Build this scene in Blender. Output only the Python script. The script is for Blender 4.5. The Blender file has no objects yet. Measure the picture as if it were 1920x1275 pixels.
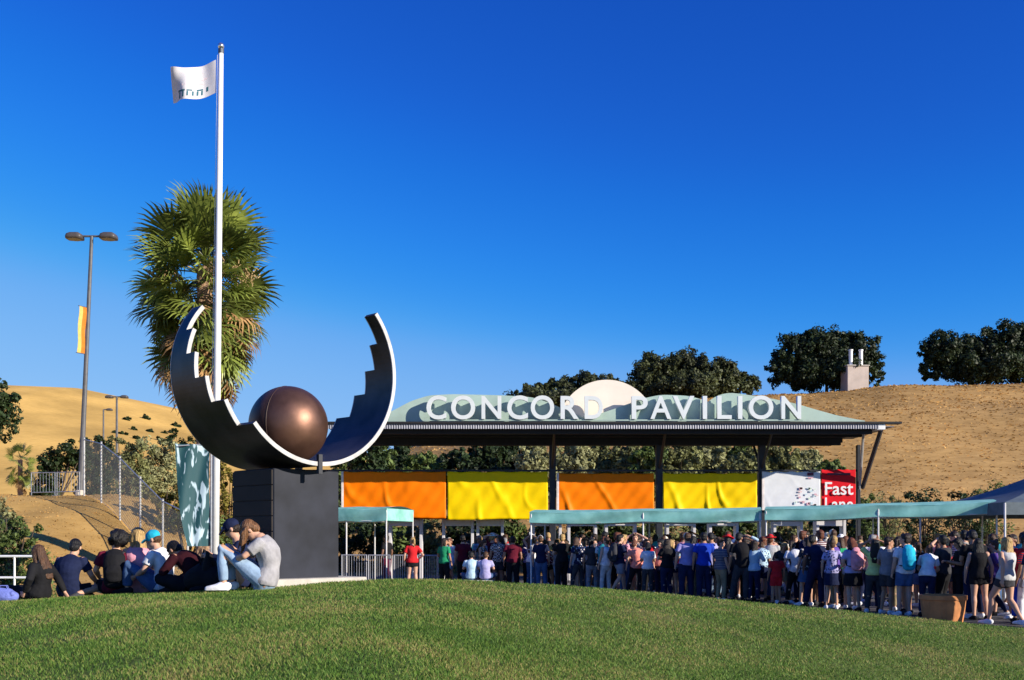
import bpy, math, random
import numpy as np
from mathutils import Vector, Matrix, Euler, noise

R = math.radians
SC = bpy.context.scene
COL = SC.collection
rng = random.Random(7)
nrg = np.random.default_rng(11)

# ---------------------------------------------------------------- camera
F = 2000.0            # focal length in photograph pixels (photo is 1920 wide)
HOR = 1010.0          # eye level in the photograph
EYE = 1.65            # eye height above the plaza
cam = bpy.data.cameras.new('camera')
cam_o = bpy.data.objects.new('camera', cam)
COL.objects.link(cam_o)
cam.sensor_width = 36.0
cam.lens = F * 36.0 / 1920.0
cam.shift_y = (HOR - 637.5) / 1920.0
cam.clip_end = 5000
cam.clip_start = 0.1
cam_o.location = (0, 0, EYE)
cam_o.rotation_euler = (R(90), 0, 0)
SC.camera = cam_o

# ---------------------------------------------------------------- sky and sun
SUN_AZ, SUN_EL = 61.0, 20.0        # azimuth to the right of straight behind the camera
world = bpy.data.worlds.new('World')
SC.world = world
world.use_nodes = True
wn = world.node_tree
sky = wn.nodes.new('ShaderNodeTexSky')
sky.sky_type = 'NISHITA'
sky.sun_disc = False
sky.sun_elevation = R(SUN_EL)
sky.sun_rotation = R(180 - SUN_AZ)
sky.air_density = 1.0
sky.dust_density = 0.0
sky.ozone_density = 4.0
sky.altitude = 0
EXPO = 0.52
# one even colour grade of the whole sky: the deep polarised blue of the photograph
sc1 = wn.nodes.new('ShaderNodeVectorMath')
sc1.operation = 'SCALE'
sc1.inputs['Scale'].default_value = 0.1
crv = wn.nodes.new('ShaderNodeRGBCurve')
GR = [[(0, 0), (.087, .010), (.117, .016), (.156, .040), (.212, .165), (.317, .265), (.6, .46), (1, .62)],
      [(0, 0), (.166, .104), (.22, .18), (.288, .287), (.372, .42), (.537, .53), (1, .76)],
      [(0, 0), (.15, .27), (.321, .58), (.402, .75), (.488, .86), (.574, .89), (.766, .93), (1, 1)]]
for ci, pts in enumerate(GR):
    c = crv.mapping.curves[ci]
    for k in range(len(pts) - 2):
        c.points.new(0.5, 0.5)
    for p, q in zip(c.points, pts):
        p.location = q
crv.mapping.update()
sc2 = wn.nodes.new('ShaderNodeVectorMath')
sc2.operation = 'SCALE'
sc2.inputs['Scale'].default_value = 10.0 / 2 ** EXPO
wn.links.new(sky.outputs[0], sc1.inputs[0])
wn.links.new(sc1.outputs[0], crv.inputs['Color'])
wn.links.new(crv.outputs[0], sc2.inputs[0])
wn.links.new(sc2.outputs[0], wn.nodes['Background'].inputs[0])
wn.nodes['Background'].inputs[1].default_value = 0.1
sun = bpy.data.lights.new('sun', 'SUN')
sun.energy = 5.0
sun.angle = R(0.5)
sun.color = (1.0, 0.91, 0.78)
sun_o = bpy.data.objects.new('sun', sun)
COL.objects.link(sun_o)
sd = Vector((math.sin(R(SUN_AZ)) * math.cos(R(SUN_EL)), -math.cos(R(SUN_AZ)) * math.cos(R(SUN_EL)), math.sin(R(SUN_EL))))
sun_o.rotation_euler = sd.to_track_quat('Z', 'Y').to_euler()
sun_o.location = sd * 80
SC.view_settings.view_transform = 'Standard'
SC.view_settings.look = 'None'
SC.view_settings.exposure = EXPO
SC.view_settings.gamma = 1.0


# ---------------------------------------------------------------- helpers
def P(x, y, Y):
    return Vector(((x - 960) * Y / F, Y, EYE + (HOR - y) * Y / F))


def px_x(x, Y):
    return (x - 960) * Y / F


def sstep(t):
    t = np.clip(t, 0, 1)
    return t * t * (3 - 2 * t)


MATS = {}


def mat(name, col, rough=0.6, metal=0.0, var=0.12, scale=6.0, bump=0.0, bscale=40.0, spec=0.4, island=0.0, transl=0.0, obj_rand=0.0, col2=None, coat=0.0):
    if name in MATS:
        return MATS[name]
    m = bpy.data.materials.new(name)
    m.use_nodes = True
    nt = m.node_tree
    b = nt.nodes['Principled BSDF']
    b.inputs['Roughness'].default_value = rough
    b.inputs['Metallic'].default_value = metal
    b.inputs['Specular IOR Level'].default_value = spec
    b.inputs['Coat Weight'].default_value = coat
    tc = nt.nodes.new('ShaderNodeTexCoord')
    nz = nt.nodes.new('ShaderNodeTexNoise')
    nz.inputs['Scale'].default_value = scale
    nz.inputs['Detail'].default_value = 6
    nt.links.new(tc.outputs['Object'], nz.inputs['Vector'])
    ramp = nt.nodes.new('ShaderNodeValToRGB')
    c1 = [max(0, c * (1 - var)) for c in col]
    c2 = [min(1, c * (1 + var)) for c in (col2 or col)]
    ramp.color_ramp.elements[0].position = 0.35
    ramp.color_ramp.elements[1].position = 0.65
    ramp.color_ramp.elements[0].color = (*c1, 1)
    ramp.color_ramp.elements[1].color = (*c2, 1)
    nt.links.new(nz.outputs['Fac'], ramp.inputs[0])
    out = ramp.outputs[0]
    if island or obj_rand:
        h = nt.nodes.new('ShaderNodeHueSaturation')
        mr = nt.nodes.new('ShaderNodeMapRange')
        if island:
            g = nt.nodes.new('ShaderNodeNewGeometry')
            nt.links.new(g.outputs['Random Per Island'], mr.inputs[0])
            k = island
        else:
            g = nt.nodes.new('ShaderNodeObjectInfo')
            nt.links.new(g.outputs['Random'], mr.inputs[0])
            k = obj_rand
        mr.inputs[3].default_value = 1 - k
        mr.inputs[4].default_value = 1 + k
        nt.links.new(mr.outputs[0], h.inputs['Value'])
        nt.links.new(out, h.inputs['Color'])
        out = h.outputs[0]
    nt.links.new(out, b.inputs['Base Color'])
    if bump:
        n2 = nt.nodes.new('ShaderNodeTexNoise')
        n2.inputs['Scale'].default_value = bscale
        n2.inputs['Detail'].default_value = 5
        nt.links.new(tc.outputs['Object'], n2.inputs['Vector'])
        bp = nt.nodes.new('ShaderNodeBump')
        bp.inputs['Strength'].default_value = bump
        bp.inputs['Distance'].default_value = 0.02
        nt.links.new(n2.outputs['Fac'], bp.inputs['Height'])
        nt.links.new(bp.outputs[0], b.inputs['Normal'])
    if transl:
        t = nt.nodes.new('ShaderNodeBsdfTranslucent')
        nt.links.new(out, t.inputs[0])
        mx = nt.nodes.new('ShaderNodeMixShader')
        mx.inputs[0].default_value = transl
        nt.links.new(b.outputs[0], mx.inputs[1])
        nt.links.new(t.outputs[0], mx.inputs[2])
        nt.links.new(mx.outputs[0], nt.nodes['Material Output'].inputs[0])
    MATS[name] = m
    return m


def wm(o):
    m = Matrix.Translation(o.location) @ o.rotation_euler.to_matrix().to_4x4() @ Matrix.Diagonal((*o.scale, 1))
    return wm(o.parent) @ m if o.parent else m


class MB:
    def __init__(s):
        s.v, s.f, s.mi = [], [], []

    def add(s, verts, faces, mi=0):
        n = len(s.v)
        s.v.extend(Vector(v) for v in verts)
        s.f.extend(tuple(i + n for i in f) for f in faces)
        s.mi.extend([mi] * len(faces))
        return s

    def box(s, c, size, rz=0.0, mi=0, M=None):
        hx, hy, hz = size[0] / 2, size[1] / 2, size[2] / 2
        vs = [Vector((x, y, z)) for x in (-hx, hx) for y in (-hy, hy) for z in (-hz, hz)]
        rot = M if M is not None else Matrix.Rotation(rz, 3, 'Z')
        vs = [rot @ v + Vector(c) for v in vs]
        return s.add(vs, [(0, 1, 3, 2), (4, 6, 7, 5), (0, 4, 5, 1), (2, 3, 7, 6), (0, 2, 6, 4), (1, 5, 7, 3)], mi)

    def bbox(s, c, size, bev=0.01, rz=0.0, mi=0):
        """box with chamfered vertical and top edges"""
        hx, hy, hz = size[0] / 2, size[1] / 2, size[2] / 2
        b = bev
        rot = Matrix.Rotation(rz, 3, 'Z')
        prof = [(hx - b, hy), (-hx + b, hy), (-hx, hy - b), (-hx, -hy + b), (-hx + b, -hy), (hx - b, -hy), (hx, -hy + b), (hx, hy - b)]
        rings = []
        for z, k in ((-hz, 1.0), (hz - b, 1.0), (hz, 0)):
            r = []
            for x, y in prof:
                if k == 0:
                    x = x - math.copysign(b, x)
                    y = y - math.copysign(b, y)
                r.append(rot @ Vector((x, y, z)) + Vector(c))
            rings.append(r)
        vs = [v for r in rings for v in r]
        fs = []
        for i in range(2):
            for j in range(8):
                k = (j + 1) % 8
                fs.append((i * 8 + j, i * 8 + k, (i + 1) * 8 + k, (i + 1) * 8 + j))
        fs.append(tuple(range(7, -1, -1)))
        fs.append(tuple(range(16, 24)))
        return s.add(vs, fs, mi)

    def loft(s, pts, rad, n=10, side=None, cap='round', mi=0):
        pts = [Vector(p) for p in pts]
        rad = [(r, r) if not isinstance(r, (tuple, list)) else r for r in rad]
        if cap == 'round':
            d0 = (pts[0] - pts[1]).normalized()
            d1 = (pts[-1] - pts[-2]).normalized()
            a, b = rad[0], rad[-1]
            pr = [pts[0] + d0 * min(a) * k for k in (0.92, 0.6)]
            rr = [(a[0] * k, a[1] * k) for k in (0.38, 0.8)]
            po = [pts[-1] + d1 * min(b) * k for k in (0.6, 0.92)]
            ro = [(b[0] * k, b[1] * k) for k in (0.8, 0.38)]
            pts = pr + pts + po
            rad = rr + rad + ro
        vs, fs = [], []
        sd_prev = None
        for i, p in enumerate(pts):
            if i == 0:
                t = pts[1] - p
            elif i == len(pts) - 1:
                t = p - pts[-2]
            else:
                t = (pts[i + 1] - p).normalized() + (p - pts[i - 1]).normalized()
            t = t.normalized() if t.length > 1e-9 else Vector((0, 0, 1))
            sv = Vector(side) if side is not None else (sd_prev if sd_prev is not None else (Vector((1, 0, 0)) if abs(t.x) < 0.9 else Vector((0, 1, 0))))
            sv = sv - t * sv.dot(t)
            if sv.length < 1e-5:
                sv = t.orthogonal()
            sv.normalize()
            sd_prev = sv
            bv = t.cross(sv)
            ra, rb = rad[i]
            for k in range(n):
                a = 2 * math.pi * k / n
                vs.append(p + sv * (ra * math.cos(a)) + bv * (rb * math.sin(a)))
        m = len(pts)
        for i in range(m - 1):
            for k in range(n):
                j = (k + 1) % n
                fs.append((i * n + k, i * n + j, (i + 1) * n + j, (i + 1) * n + k))
        fs.append(tuple(range(n - 1, -1, -1)))
        fs.append(tuple(range((m - 1) * n, m * n)))
        return s.add(vs, fs, mi)

    def tube(s, a, b, r, r2=None, n=8, mi=0):
        return s.loft([a, b], [r, r if r2 is None else r2], n, cap='flat', mi=mi)

    def ell(s, c, r, M=None, nu=14, nv=10, mi=0):
        M = M or Matrix.Identity(3)
        c = Vector(c)
        vs = [c + M @ Vector((0, 0, r[2]))]
        for i in range(1, nv):
            th = math.pi * i / nv
            for k in range(nu):
                a = 2 * math.pi * k / nu
                vs.append(c + M @ Vector((r[0] * math.sin(th) * math.cos(a), r[1] * math.sin(th) * math.sin(a), r[2] * math.cos(th))))
        vs.append(c + M @ Vector((0, 0, -r[2])))
        fs = [(0, 1 + k, 1 + (k + 1) % nu) for k in range(nu)]
        for i in range(nv - 2):
            for k in range(nu):
                j = (k + 1) % nu
                a = 1 + i * nu
                fs.append((a + k, a + nu + k, a + nu + j, a + j))
        a = 1 + (nv - 2) * nu
        L = len(vs) - 1
        fs += [(a + k, L, a + (k + 1) % nu) for k in range(nu)]
        return s.add(vs, fs, mi)

    def prism(s, outline, y0, y1, mi=0):
        """outline: list of (x, z); extruded along y"""
        n = len(outline)
        vs = [(x, y0, z) for x, z in outline] + [(x, y1, z) for x, z in outline]
        fs = [tuple(range(n)), tuple(range(2 * n - 1, n - 1, -1))]
        fs += [(i, i + n, (i + 1) % n + n, (i + 1) % n) for i in range(n)]
        return s.add(vs, fs, mi)

    def mesh(s, name, mats=(), smooth=False):
        me = bpy.data.meshes.new(name)
        me.from_pydata([tuple(v) for v in s.v], [], s.f)
        for m in mats:
            me.materials.append(m)
        if any(s.mi):
            me.polygons.foreach_set('material_index', s.mi)
        if smooth:
            me.polygons.foreach_set('use_smooth', [True] * len(me.polygons))
        return me

    def build(s, name, mats, parent=None, smooth=False, fix=True):
        if not isinstance(mats, (list, tuple)):
            mats = (mats,)
        if parent is not None:
            inv = wm(parent).inverted()
            s.v = [inv @ v for v in s.v]
        me = s.mesh(name, mats, smooth)
        if fix:
            import bmesh
            bm = bmesh.new()
            bm.from_mesh(me)
            bmesh.ops.recalc_face_normals(bm, faces=bm.faces)
            bm.to_mesh(me)
            bm.free()
        o = bpy.data.objects.new(name, me)
        COL.objects.link(o)
        o.parent = parent
        return o


def thing(name, label, cat, loc=(0, 0, 0), rz=0.0, group=None):
    o = bpy.data.objects.new(name, None)
    o.empty_display_size = 0.2
    COL.objects.link(o)
    o.location = loc
    o.rotation_euler = (0, 0, rz)
    return tag(o, label, cat, group)


def tag(o, label=None, cat=None, group=None, kind=None):
    if label:
        o['label'] = label
    if cat:
        o['category'] = cat
    if group:
        o['group'] = group
    if kind:
        o['kind'] = kind
    return o


def part(name, mesh_, parent, mats=None, loc=(0, 0, 0), rot=None, scale=None):
    o = bpy.data.objects.new(name, mesh_)
    COL.objects.link(o)
    o.parent = parent
    o.location = loc
    if rot is not None:
        o.rotation_euler = rot
    if scale is not None:
        o.scale = scale
    if mats is not None:
        if not isinstance(mats, (list, tuple)):
            mats = (mats,)
        for i, m in enumerate(mats):
            o.material_slots[i].link = 'OBJECT'
            o.material_slots[i].material = m
    return o


def fast_mesh(name, verts, n, material, smooth=False):
    """verts (k*n,3) array, faces are consecutive groups of n"""
    me = bpy.data.meshes.new(name)
    nv = len(verts)
    nf = nv // n
    me.vertices.add(nv)
    me.vertices.foreach_set('co', np.ascontiguousarray(verts, dtype=np.float32).ravel())
    me.loops.add(nv)
    me.loops.foreach_set('vertex_index', np.arange(nv, dtype=np.int32))
    me.polygons.add(nf)
    me.polygons.foreach_set('loop_start', np.arange(0, nv, n, dtype=np.int32))
    me.update(calc_edges=True)
    me.materials.append(material)
    return me


def grid_mesh(name, xs, ys, zf, material, smooth=True):
    X, Y = np.meshgrid(xs, ys)
    Z = zf(X, Y)
    nx, ny = len(xs), len(ys)
    co = np.stack([X, Y, Z], -1).reshape(-1, 3)
    idx = np.arange(nx * ny).reshape(ny, nx)
    q = np.stack([idx[:-1, :-1], idx[:-1, 1:], idx[1:, 1:], idx[1:, :-1]], -1).reshape(-1, 4)
    me = bpy.data.meshes.new(name)
    me.vertices.add(len(co))
    me.vertices.foreach_set('co', co.astype(np.float32).ravel())
    me.loops.add(q.size)
    me.loops.foreach_set('vertex_index', q.astype(np.int32).ravel())
    me.polygons.add(len(q))
    me.polygons.foreach_set('loop_start', np.arange(0, q.size, 4, dtype=np.int32))
    me.update(calc_edges=True)
    if smooth:
        me.polygons.foreach_set('use_smooth', np.ones(len(q), dtype=bool))
    me.materials.append(material)
    o = bpy.data.objects.new(name, me)
    COL.objects.link(o)
    return o


def vnoise(X, Y, sc, seed=0):
    """cheap smooth value noise on arrays"""
    X = np.asarray(X, float) * sc + 100.3 + seed * 17.7
    Y = np.asarray(Y, float) * sc + 57.9 + seed * 9.1
    xi, yi = np.floor(X), np.floor(Y)
    fx, fy = X - xi, Y - yi
    fx, fy = fx * fx * (3 - 2 * fx), fy * fy * (3 - 2 * fy)

    def h(a, b):
        t = np.sin(a * 127.1 + b * 311.7) * 43758.5453
        return t - np.floor(t)
    return (h(xi, yi) * (1 - fx) + h(xi + 1, yi) * fx) * (1 - fy) + (h(xi, yi + 1) * (1 - fx) + h(xi + 1, yi + 1) * fx) * fy - 0.5


# ---------------------------------------------------------------- terrain
def hill_z(X, Y):
    X = np.asarray(X, float)
    Y = np.asarray(Y, float)
    px = 960 + F * X / np.maximum(Y, 60)
    zc = np.interp(px, [-200, 200, 420, 640, 800, 960, 1200, 1480, 1700, 1920, 2600, 3400],
                   [1.0, 2.0, 4.5, 8.5, 12.5, 15.0, 16.6, 17.3, 17.9, 18.2, 17.5, 12.0])
    t = np.clip((Y - 47) / 68.0, 0, 1)
    prof = np.where(t < 1, 0.35 * t + 0.65 * (t * t * (3 - 2 * t)), 1.0)
    prof = prof * (1 - 0.5 * sstep((Y - 118) / 120))
    z1 = zc * prof * sstep((Y - 46) / 8)
    z1 = z1 + vnoise(X, Y, 0.12, 3) * 0.8 * sstep((Y - 52) / 20) + vnoise(X, Y, 0.5, 4) * 0.18 * sstep((Y - 50) / 10)
    # far golden hill on the left
    ridge = np.interp(X, [-700, -320, -170, -130, -100, -60, 0, 120, 700], [40, 46, 48.5, 47, 40, 29, 16, 6, 4])
    t2 = np.clip((Y - 110) / 220.0, 0, 1)
    z2 = ridge * (t2 * t2 * (3 - 2 * t2)) * (1 - 0.4 * sstep((Y - 340) / 250))
    z2 = z2 + vnoise(X, Y, 0.02, 5) * 4 * sstep((Y - 130) / 60)
    # raised bank on the left
    bank = 3.4 * sstep((Y - 27) / 17) * sstep((-8.0 - X) / 8.0)
    bank = bank + vnoise(X, Y, 0.7, 6) * 0.16 * sstep((-8.5 - X) / 2) * sstep((Y - 27) / 3)
    return np.maximum(np.maximum(z1, z2), bank)


CPX = [-600, 0, 300, 500, 700, 850, 1000, 1180, 1300, 1500, 1700, 1920, 2500]
CYY = [1150, 1131, 1113, 1104, 1086, 1087, 1095, 1107, 1118, 1137, 1156, 1180, 1215]
CYC = [12.4, 12.4, 12.4, 12.5, 13.4, 14.4, 15.4, 15.8, 16.0, 16.0, 16.0, 16.0, 16.0]


def lawn_z(X, Y):
    X = np.asarray(X, float)
    Y = np.asarray(Y, float)
    px = 960 + F * X / np.maximum(Y, 6.0)
    yc = np.interp(px, CPX, CYY)
    Yc = np.interp(px, CPX, CYC)
    for d in (-90, 90):   # soften the table's corners
        yc = yc + np.interp(px + d, CPX, CYY)
        Yc = Yc + np.interp(px + d, CPX, CYC)
    yc, Yc = yc / 3, Yc / 3
    zc = EYE - (yc - HOR) * Yc / F
    d = Y - Yc
    front = zc - 0.0045 * np.minimum(d, 0) ** 2
    plate = np.where(px < 760, 3.2, 0.0) * (1 - sstep((px - 640) / 120))
    db = np.maximum(d, 0)
    back = -0.055 * db - 0.16 * np.maximum(db - plate, 0) ** 1.25
    z = front + back
    return z + vnoise(X, Y, 0.6, 1) * 0.02 + vnoise(X, Y, 2.5, 2) * 0.008


M_dry = None


def ground_material():
    m = bpy.data.materials.new('dry_grass_ground')
    m.use_nodes = True
    nt = m.node_tree
    b = nt.nodes['Principled BSDF']
    b.inputs['Roughness'].default_value = 0.95
    b.inputs['Specular IOR Level'].default_value = 0.1
    geo = nt.nodes.new('ShaderNodeNewGeometry')
    mp = nt.nodes.new('ShaderNodeMapping')
    mp.inputs['Scale'].default_value = (0.55, 1.0, 2.4)
    nt.links.new(geo.outputs['Position'], mp.inputs[0])
    n1 = nt.nodes.new('ShaderNodeTexNoise')
    n1.inputs['Scale'].default_value = 0.9
    n1.inputs['Detail'].default_value = 9
    n1.inputs['Roughness'].default_value = 0.72
    nt.links.new(mp.outputs[0], n1.inputs['Vector'])
    n2 = nt.nodes.new('ShaderNodeTexNoise')
    n2.inputs['Scale'].default_value = 0.05
    n2.inputs['Detail'].default_value = 4
    nt.links.new(geo.outputs['Position'], n2.inputs['Vector'])
    r1 = nt.nodes.new('ShaderNodeValToRGB')
    e = r1.color_ramp.elements
    e[0].position = 0.36
    e[0].color = (0.33, 0.19, 0.064, 1)
    e[1].position = 0.66
    e[1].color = (0.52, 0.32, 0.115, 1)
    nt.links.new(n1.outputs['Fac'], r1.inputs[0])
    # the far hill is more golden: second ramp blended in towards the left
    sp = nt.nodes.new('ShaderNodeSeparateXYZ')
    nt.links.new(geo.outputs['Position'], sp.inputs[0])
    mr = nt.nodes.new('ShaderNodeMapRange')
    mr.inputs[1].default_value = -5
    mr.inputs[2].default_value = -30
    nt.links.new(sp.outputs[0], mr.inputs[0])
    r2 = nt.nodes.new('ShaderNodeValToRGB')
    e = r2.color_ramp.elements
    e[0].position = 0.3
    e[0].color = (0.55, 0.335, 0.09, 1)
    e[1].position = 0.7
    e[1].color = (0.70, 0.44, 0.125, 1)
    nt.links.new(n1.outputs['Fac'], r2.inputs[0])
    mx = nt.nodes.new('ShaderNodeMixRGB')
    nt.links.new(mr.outputs[0], mx.inputs[0])
    nt.links.new(r1.outputs[0], mx.inputs[1])
    nt.links.new(r2.outputs[0], mx.inputs[2])
    h = nt.nodes.new('ShaderNodeHueSaturation')
    m2 = nt.nodes.new('ShaderNodeMapRange')
    m2.inputs[1].default_value = 0.3
    m2.inputs[2].default_value = 0.7
    m2.inputs[3].default_value = 0.74
    m2.inputs[4].default_value = 1.24
    nt.links.new(n2.outputs['Fac'], m2.inputs[0])
    nt.links.new(m2.outputs[0], h.inputs['Value'])
    nt.links.new(mx.outputs[0], h.inputs['Color'])
    nt.links.new(h.outputs[0], b.inputs['Base Color'])
    bp = nt.nodes.new('ShaderNodeBump')
    bp.inputs['Strength'].default_value = 0.35
    bp.inputs['Distance'].default_value = 0.12
    nt.links.new(n1.outputs['Fac'], bp.inputs['Height'])
    nt.links.new(bp.outputs[0], b.inputs['Normal'])
    return m


M_dry = ground_material()
xs = np.concatenate([np.linspace(-900, -130, 40)[:-1], np.linspace(-130, -40, 46)[:-1], np.linspace(-40, 0, 90)[:-1], np.linspace(0, 110, 120)[:-1], np.linspace(110, 900, 40)])
ys = np.concatenate([np.linspace(-300, 20, 12)[:-1], np.linspace(20, 60, 80)[:-1], np.linspace(60, 130, 90)[:-1], np.linspace(130, 420, 70)[:-1], np.linspace(420, 3000, 20)])
tag(grid_mesh('ground', xs, ys, lambda X, Y: hill_z(X, Y) - 0.06 * (np.abs(Y) < 27), M_dry), kind='structure')

# plaza paving where the crowd waits
M_plaza = mat('plaza_concrete', (0.11, 0.105, 0.10), 0.9, var=0.2, scale=1.3, bump=0.25, bscale=30, spec=0.15)
pl = grid_mesh('plaza', np.linspace(-7.6, 60, 60), np.linspace(14, 47.5, 40), lambda X, Y: 0.004 + 0 * X, M_plaza)
tag(pl, kind='structure')

# lawn
def lawn_material():
    m = bpy.data.materials.new('lawn_soil')
    m.use_nodes = True
    nt = m.node_tree
    b = nt.nodes['Principled BSDF']
    b.inputs['Roughness'].default_value = 0.95
    b.inputs['Specular IOR Level'].default_value = 0.1
    geo = nt.nodes.new('ShaderNodeNewGeometry')
    n1 = nt.nodes.new('ShaderNodeTexNoise')
    n1.inputs['Scale'].default_value = 40
    n1.inputs['Detail'].default_value = 8
    n2 = nt.nodes.new('ShaderNodeTexNoise')
    n2.inputs['Scale'].default_value = 0.9
    n2.inputs['Detail'].default_value = 5
    for n in (n1, n2):
        nt.links.new(geo.outputs['Position'], n.inputs['Vector'])
    r1 = nt.nodes.new('ShaderNodeValToRGB')
    e = r1.color_ramp.elements
    e[0].position = 0.38
    e[0].color = (0.072, 0.105, 0.02, 1)
    e[1].position = 0.68
    e[1].color = (0.16, 0.20, 0.05, 1)
    nt.links.new(n1.outputs['Fac'], r1.inputs[0])
    r2 = nt.nodes.new('ShaderNodeValToRGB')
    e = r2.color_ramp.elements
    e[0].position = 0.52
    e[0].color = (0, 0, 0, 1)
    e[1].position = 0.72
    e[1].color = (1, 1, 1, 1)
    nt.links.new(n2.outputs['Fac'], r2.inputs[0])
    mx = nt.nodes.new('ShaderNodeMixRGB')
    mx.inputs[2].default_value = (0.24, 0.19, 0.075, 1)
    k = nt.nodes.new('ShaderNodeMath')
    k.operation = 'MULTIPLY'
    k.inputs[1].default_value = 0.6
    nt.links.new(r2.outputs[0], k.inputs[0])
    nt.links.new(k.outputs[0], mx.inputs[0])
    nt.links.new(r1.outputs[0], mx.inputs[1])
    nt.links.new(mx.outputs[0], b.inputs['Base Color'])
    bp = nt.nodes.new('ShaderNodeBump')
    bp.inputs['Strength'].default_value = 0.9
    bp.inputs['Distance'].default_value = 0.03
    nt.links.new(n1.outputs['Fac'], bp.inputs['Height'])
    nt.links.new(bp.outputs[0], b.inputs['Normal'])
    return m


tag(grid_mesh('lawn', np.linspace(-26, 26, 210), np.concatenate([np.linspace(-12, 4, 20)[:-1], np.linspace(4, 27, 150)]),
              lambda X, Y: np.maximum(lawn_z(X, Y), -0.045), lawn_material()), kind='structure')

# mown grass blades
def grass_blades():
    n = 700000
    # constant density per screen area-ish: sample 1/Y^1.2
    u = nrg.random(n)
    y0, y1 = 4.2, 19.0
    p = 1.3
    Y = (y0 ** (1 - p) + u * (y1 ** (1 - p) - y0 ** (1 - p))) ** (1 / (1 - p))
    X = (nrg.random(n) * 2 - 1) * (0.62 * Y + 0.6)
    Z = lawn_z(X, Y)
    k = Z > 0.02
    X, Y, Z = X[k], Y[k], Z[k]
    n = len(X)
    dens = vnoise(X, Y, 1.1, 8) + 0.6 * vnoise(X, Y, 4.0, 9)
    k = nrg.random(n) < np.clip(0.85 + dens * 0.9, 0.25, 1)
    X, Y, Z = X[k], Y[k], Z[k]
    n = len(X)
    a = nrg.random(n) * 2 * math.pi
    w = (0.0022 + 0.0022 * nrg.random(n)) * (0.75 + Y / 11)
    h = 0.012 + 0.016 * nrg.random(n) + 0.008 * vnoise(X, Y, 1.7, 10)
    la = nrg.random(n) * 2 * math.pi
    ll = h * (0.3 + 0.9 * nrg.random(n))
    v = np.zeros((n, 3, 3))
    v[:, 0] = np.stack([X - np.cos(a) * w, Y - np.sin(a) * w, Z - 0.004], -1)
    v[:, 1] = np.stack([X + np.cos(a) * w, Y + np.sin(a) * w, Z - 0.004], -1)
    v[:, 2] = np.stack([X + np.cos(la) * ll, Y + np.sin(la) * ll, Z + h], -1)
    m = bpy.data.materials.new('grass_blade')
    m.use_nodes = True
    nt = m.node_tree
    b = nt.nodes['Principled BSDF']
    b.inputs['Roughness'].default_value = 0.6
    b.inputs['Specular IOR Level'].default_value = 0.25
    geo = nt.nodes.new('ShaderNodeNewGeometry')
    r = nt.nodes.new('ShaderNodeValToRGB')
    e = r.color_ramp.elements
    e[0].color = (0.056, 0.125, 0.018, 1)
    e[1].position = 1.0
    e[1].color = (0.34, 0.29, 0.10, 1)
    q = e.new(0.5)
    q.color = (0.122, 0.235, 0.034, 1)
    q = e.new(0.82)
    q.color = (0.22, 0.30, 0.06, 1)
    nz = nt.nodes.new('ShaderNodeTexNoise')
    nz.inputs['Scale'].default_value = 0.9
    nz.inputs['Detail'].default_value = 5
    nt.links.new(geo.outputs['Position'], nz.inputs['Vector'])
    mr = nt.nodes.new('ShaderNodeMapRange')
    mr.inputs[1].default_value = 0.3
    mr.inputs[2].default_value = 0.72
    mr.inputs[3].default_value = -0.30
    mr.inputs[4].default_value = 0.50
    nt.links.new(nz.outputs['Fac'], mr.inputs[0])
    ad = nt.nodes.new('ShaderNodeMath')
    ad.operation = 'ADD'
    nt.links.new(geo.outputs['Random Per Island'], ad.inputs[0])
    nt.links.new(mr.outputs[0], ad.inputs[1])
    nt.links.new(ad.outputs[0], r.inputs[0])
    nt.links.new(r.outputs[0], b.inputs['Base Color'])
    t = nt.nodes.new('ShaderNodeBsdfTranslucent')
    nt.links.new(r.outputs[0], t.inputs[0])
    mx = nt.nodes.new('ShaderNodeMixShader')
    mx.inputs[0].default_value = 0.3
    nt.links.new(b.outputs[0], mx.inputs[1])
    nt.links.new(t.outputs[0], mx.inputs[2])
    nt.links.new(mx.outputs[0], nt.nodes['Material Output'].inputs[0])
    o = bpy.data.objects.new('grass', fast_mesh('grass', v.reshape(-1, 3), 3, m))
    COL.objects.link(o)
    tag(o, 'short mown green grass with drier patches covering the mound', 'grass', kind='stuff')


grass_blades()


def dry_tufts():
    n = 36000
    Y = 50 + 62 * nrg.random(n)
    X = -22 + 110 * nrg.random(n)
    n2 = 26000
    Yb = 27 + 26 * nrg.random(n2)
    Xb = -34 + 26 * nrg.random(n2)
    X, Y = np.concatenate([X, Xb]), np.concatenate([Y, Yb])
    Z = hill_z(X, Y)
    k = Z > 0.15
    X, Y, Z = X[k], Y[k], Z[k]
    n = len(X)
    s = np.where(Y < 50, 0.5, 1.0) * (0.6 + 0.8 * nrg.random(n)) * np.interp(Y, [30, 110], [0.5, 1.0])
    a = nrg.random(n) * 2 * math.pi
    w = 0.16 * s
    h = 0.09 * s
    la = nrg.random(n) * 2 * math.pi
    ll = 0.2 * s
    v = np.zeros((n, 3, 3))
    v[:, 0] = np.stack([X - np.cos(a) * w, Y - np.sin(a) * w, Z - 0.03], -1)
    v[:, 1] = np.stack([X + np.cos(a) * w, Y + np.sin(a) * w, Z - 0.03], -1)
    v[:, 2] = np.stack([X + np.cos(la) * ll, Y + np.sin(la) * ll, Z + h], -1)
    m = mat('dry_tuft', (0.42, 0.25, 0.08), 0.9, var=0.25, scale=0.15, island=0.35, transl=0.3, col2=(0.54, 0.33, 0.115), spec=0.1)
    o = bpy.data.objects.new('dry_grass', fast_mesh('dry_grass', v.reshape(-1, 3), 3, m))
    COL.objects.link(o)
    tag(o, 'dry straw coloured grass tufts on the hillside and bank', 'grass', kind='stuff')


dry_tufts()

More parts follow.
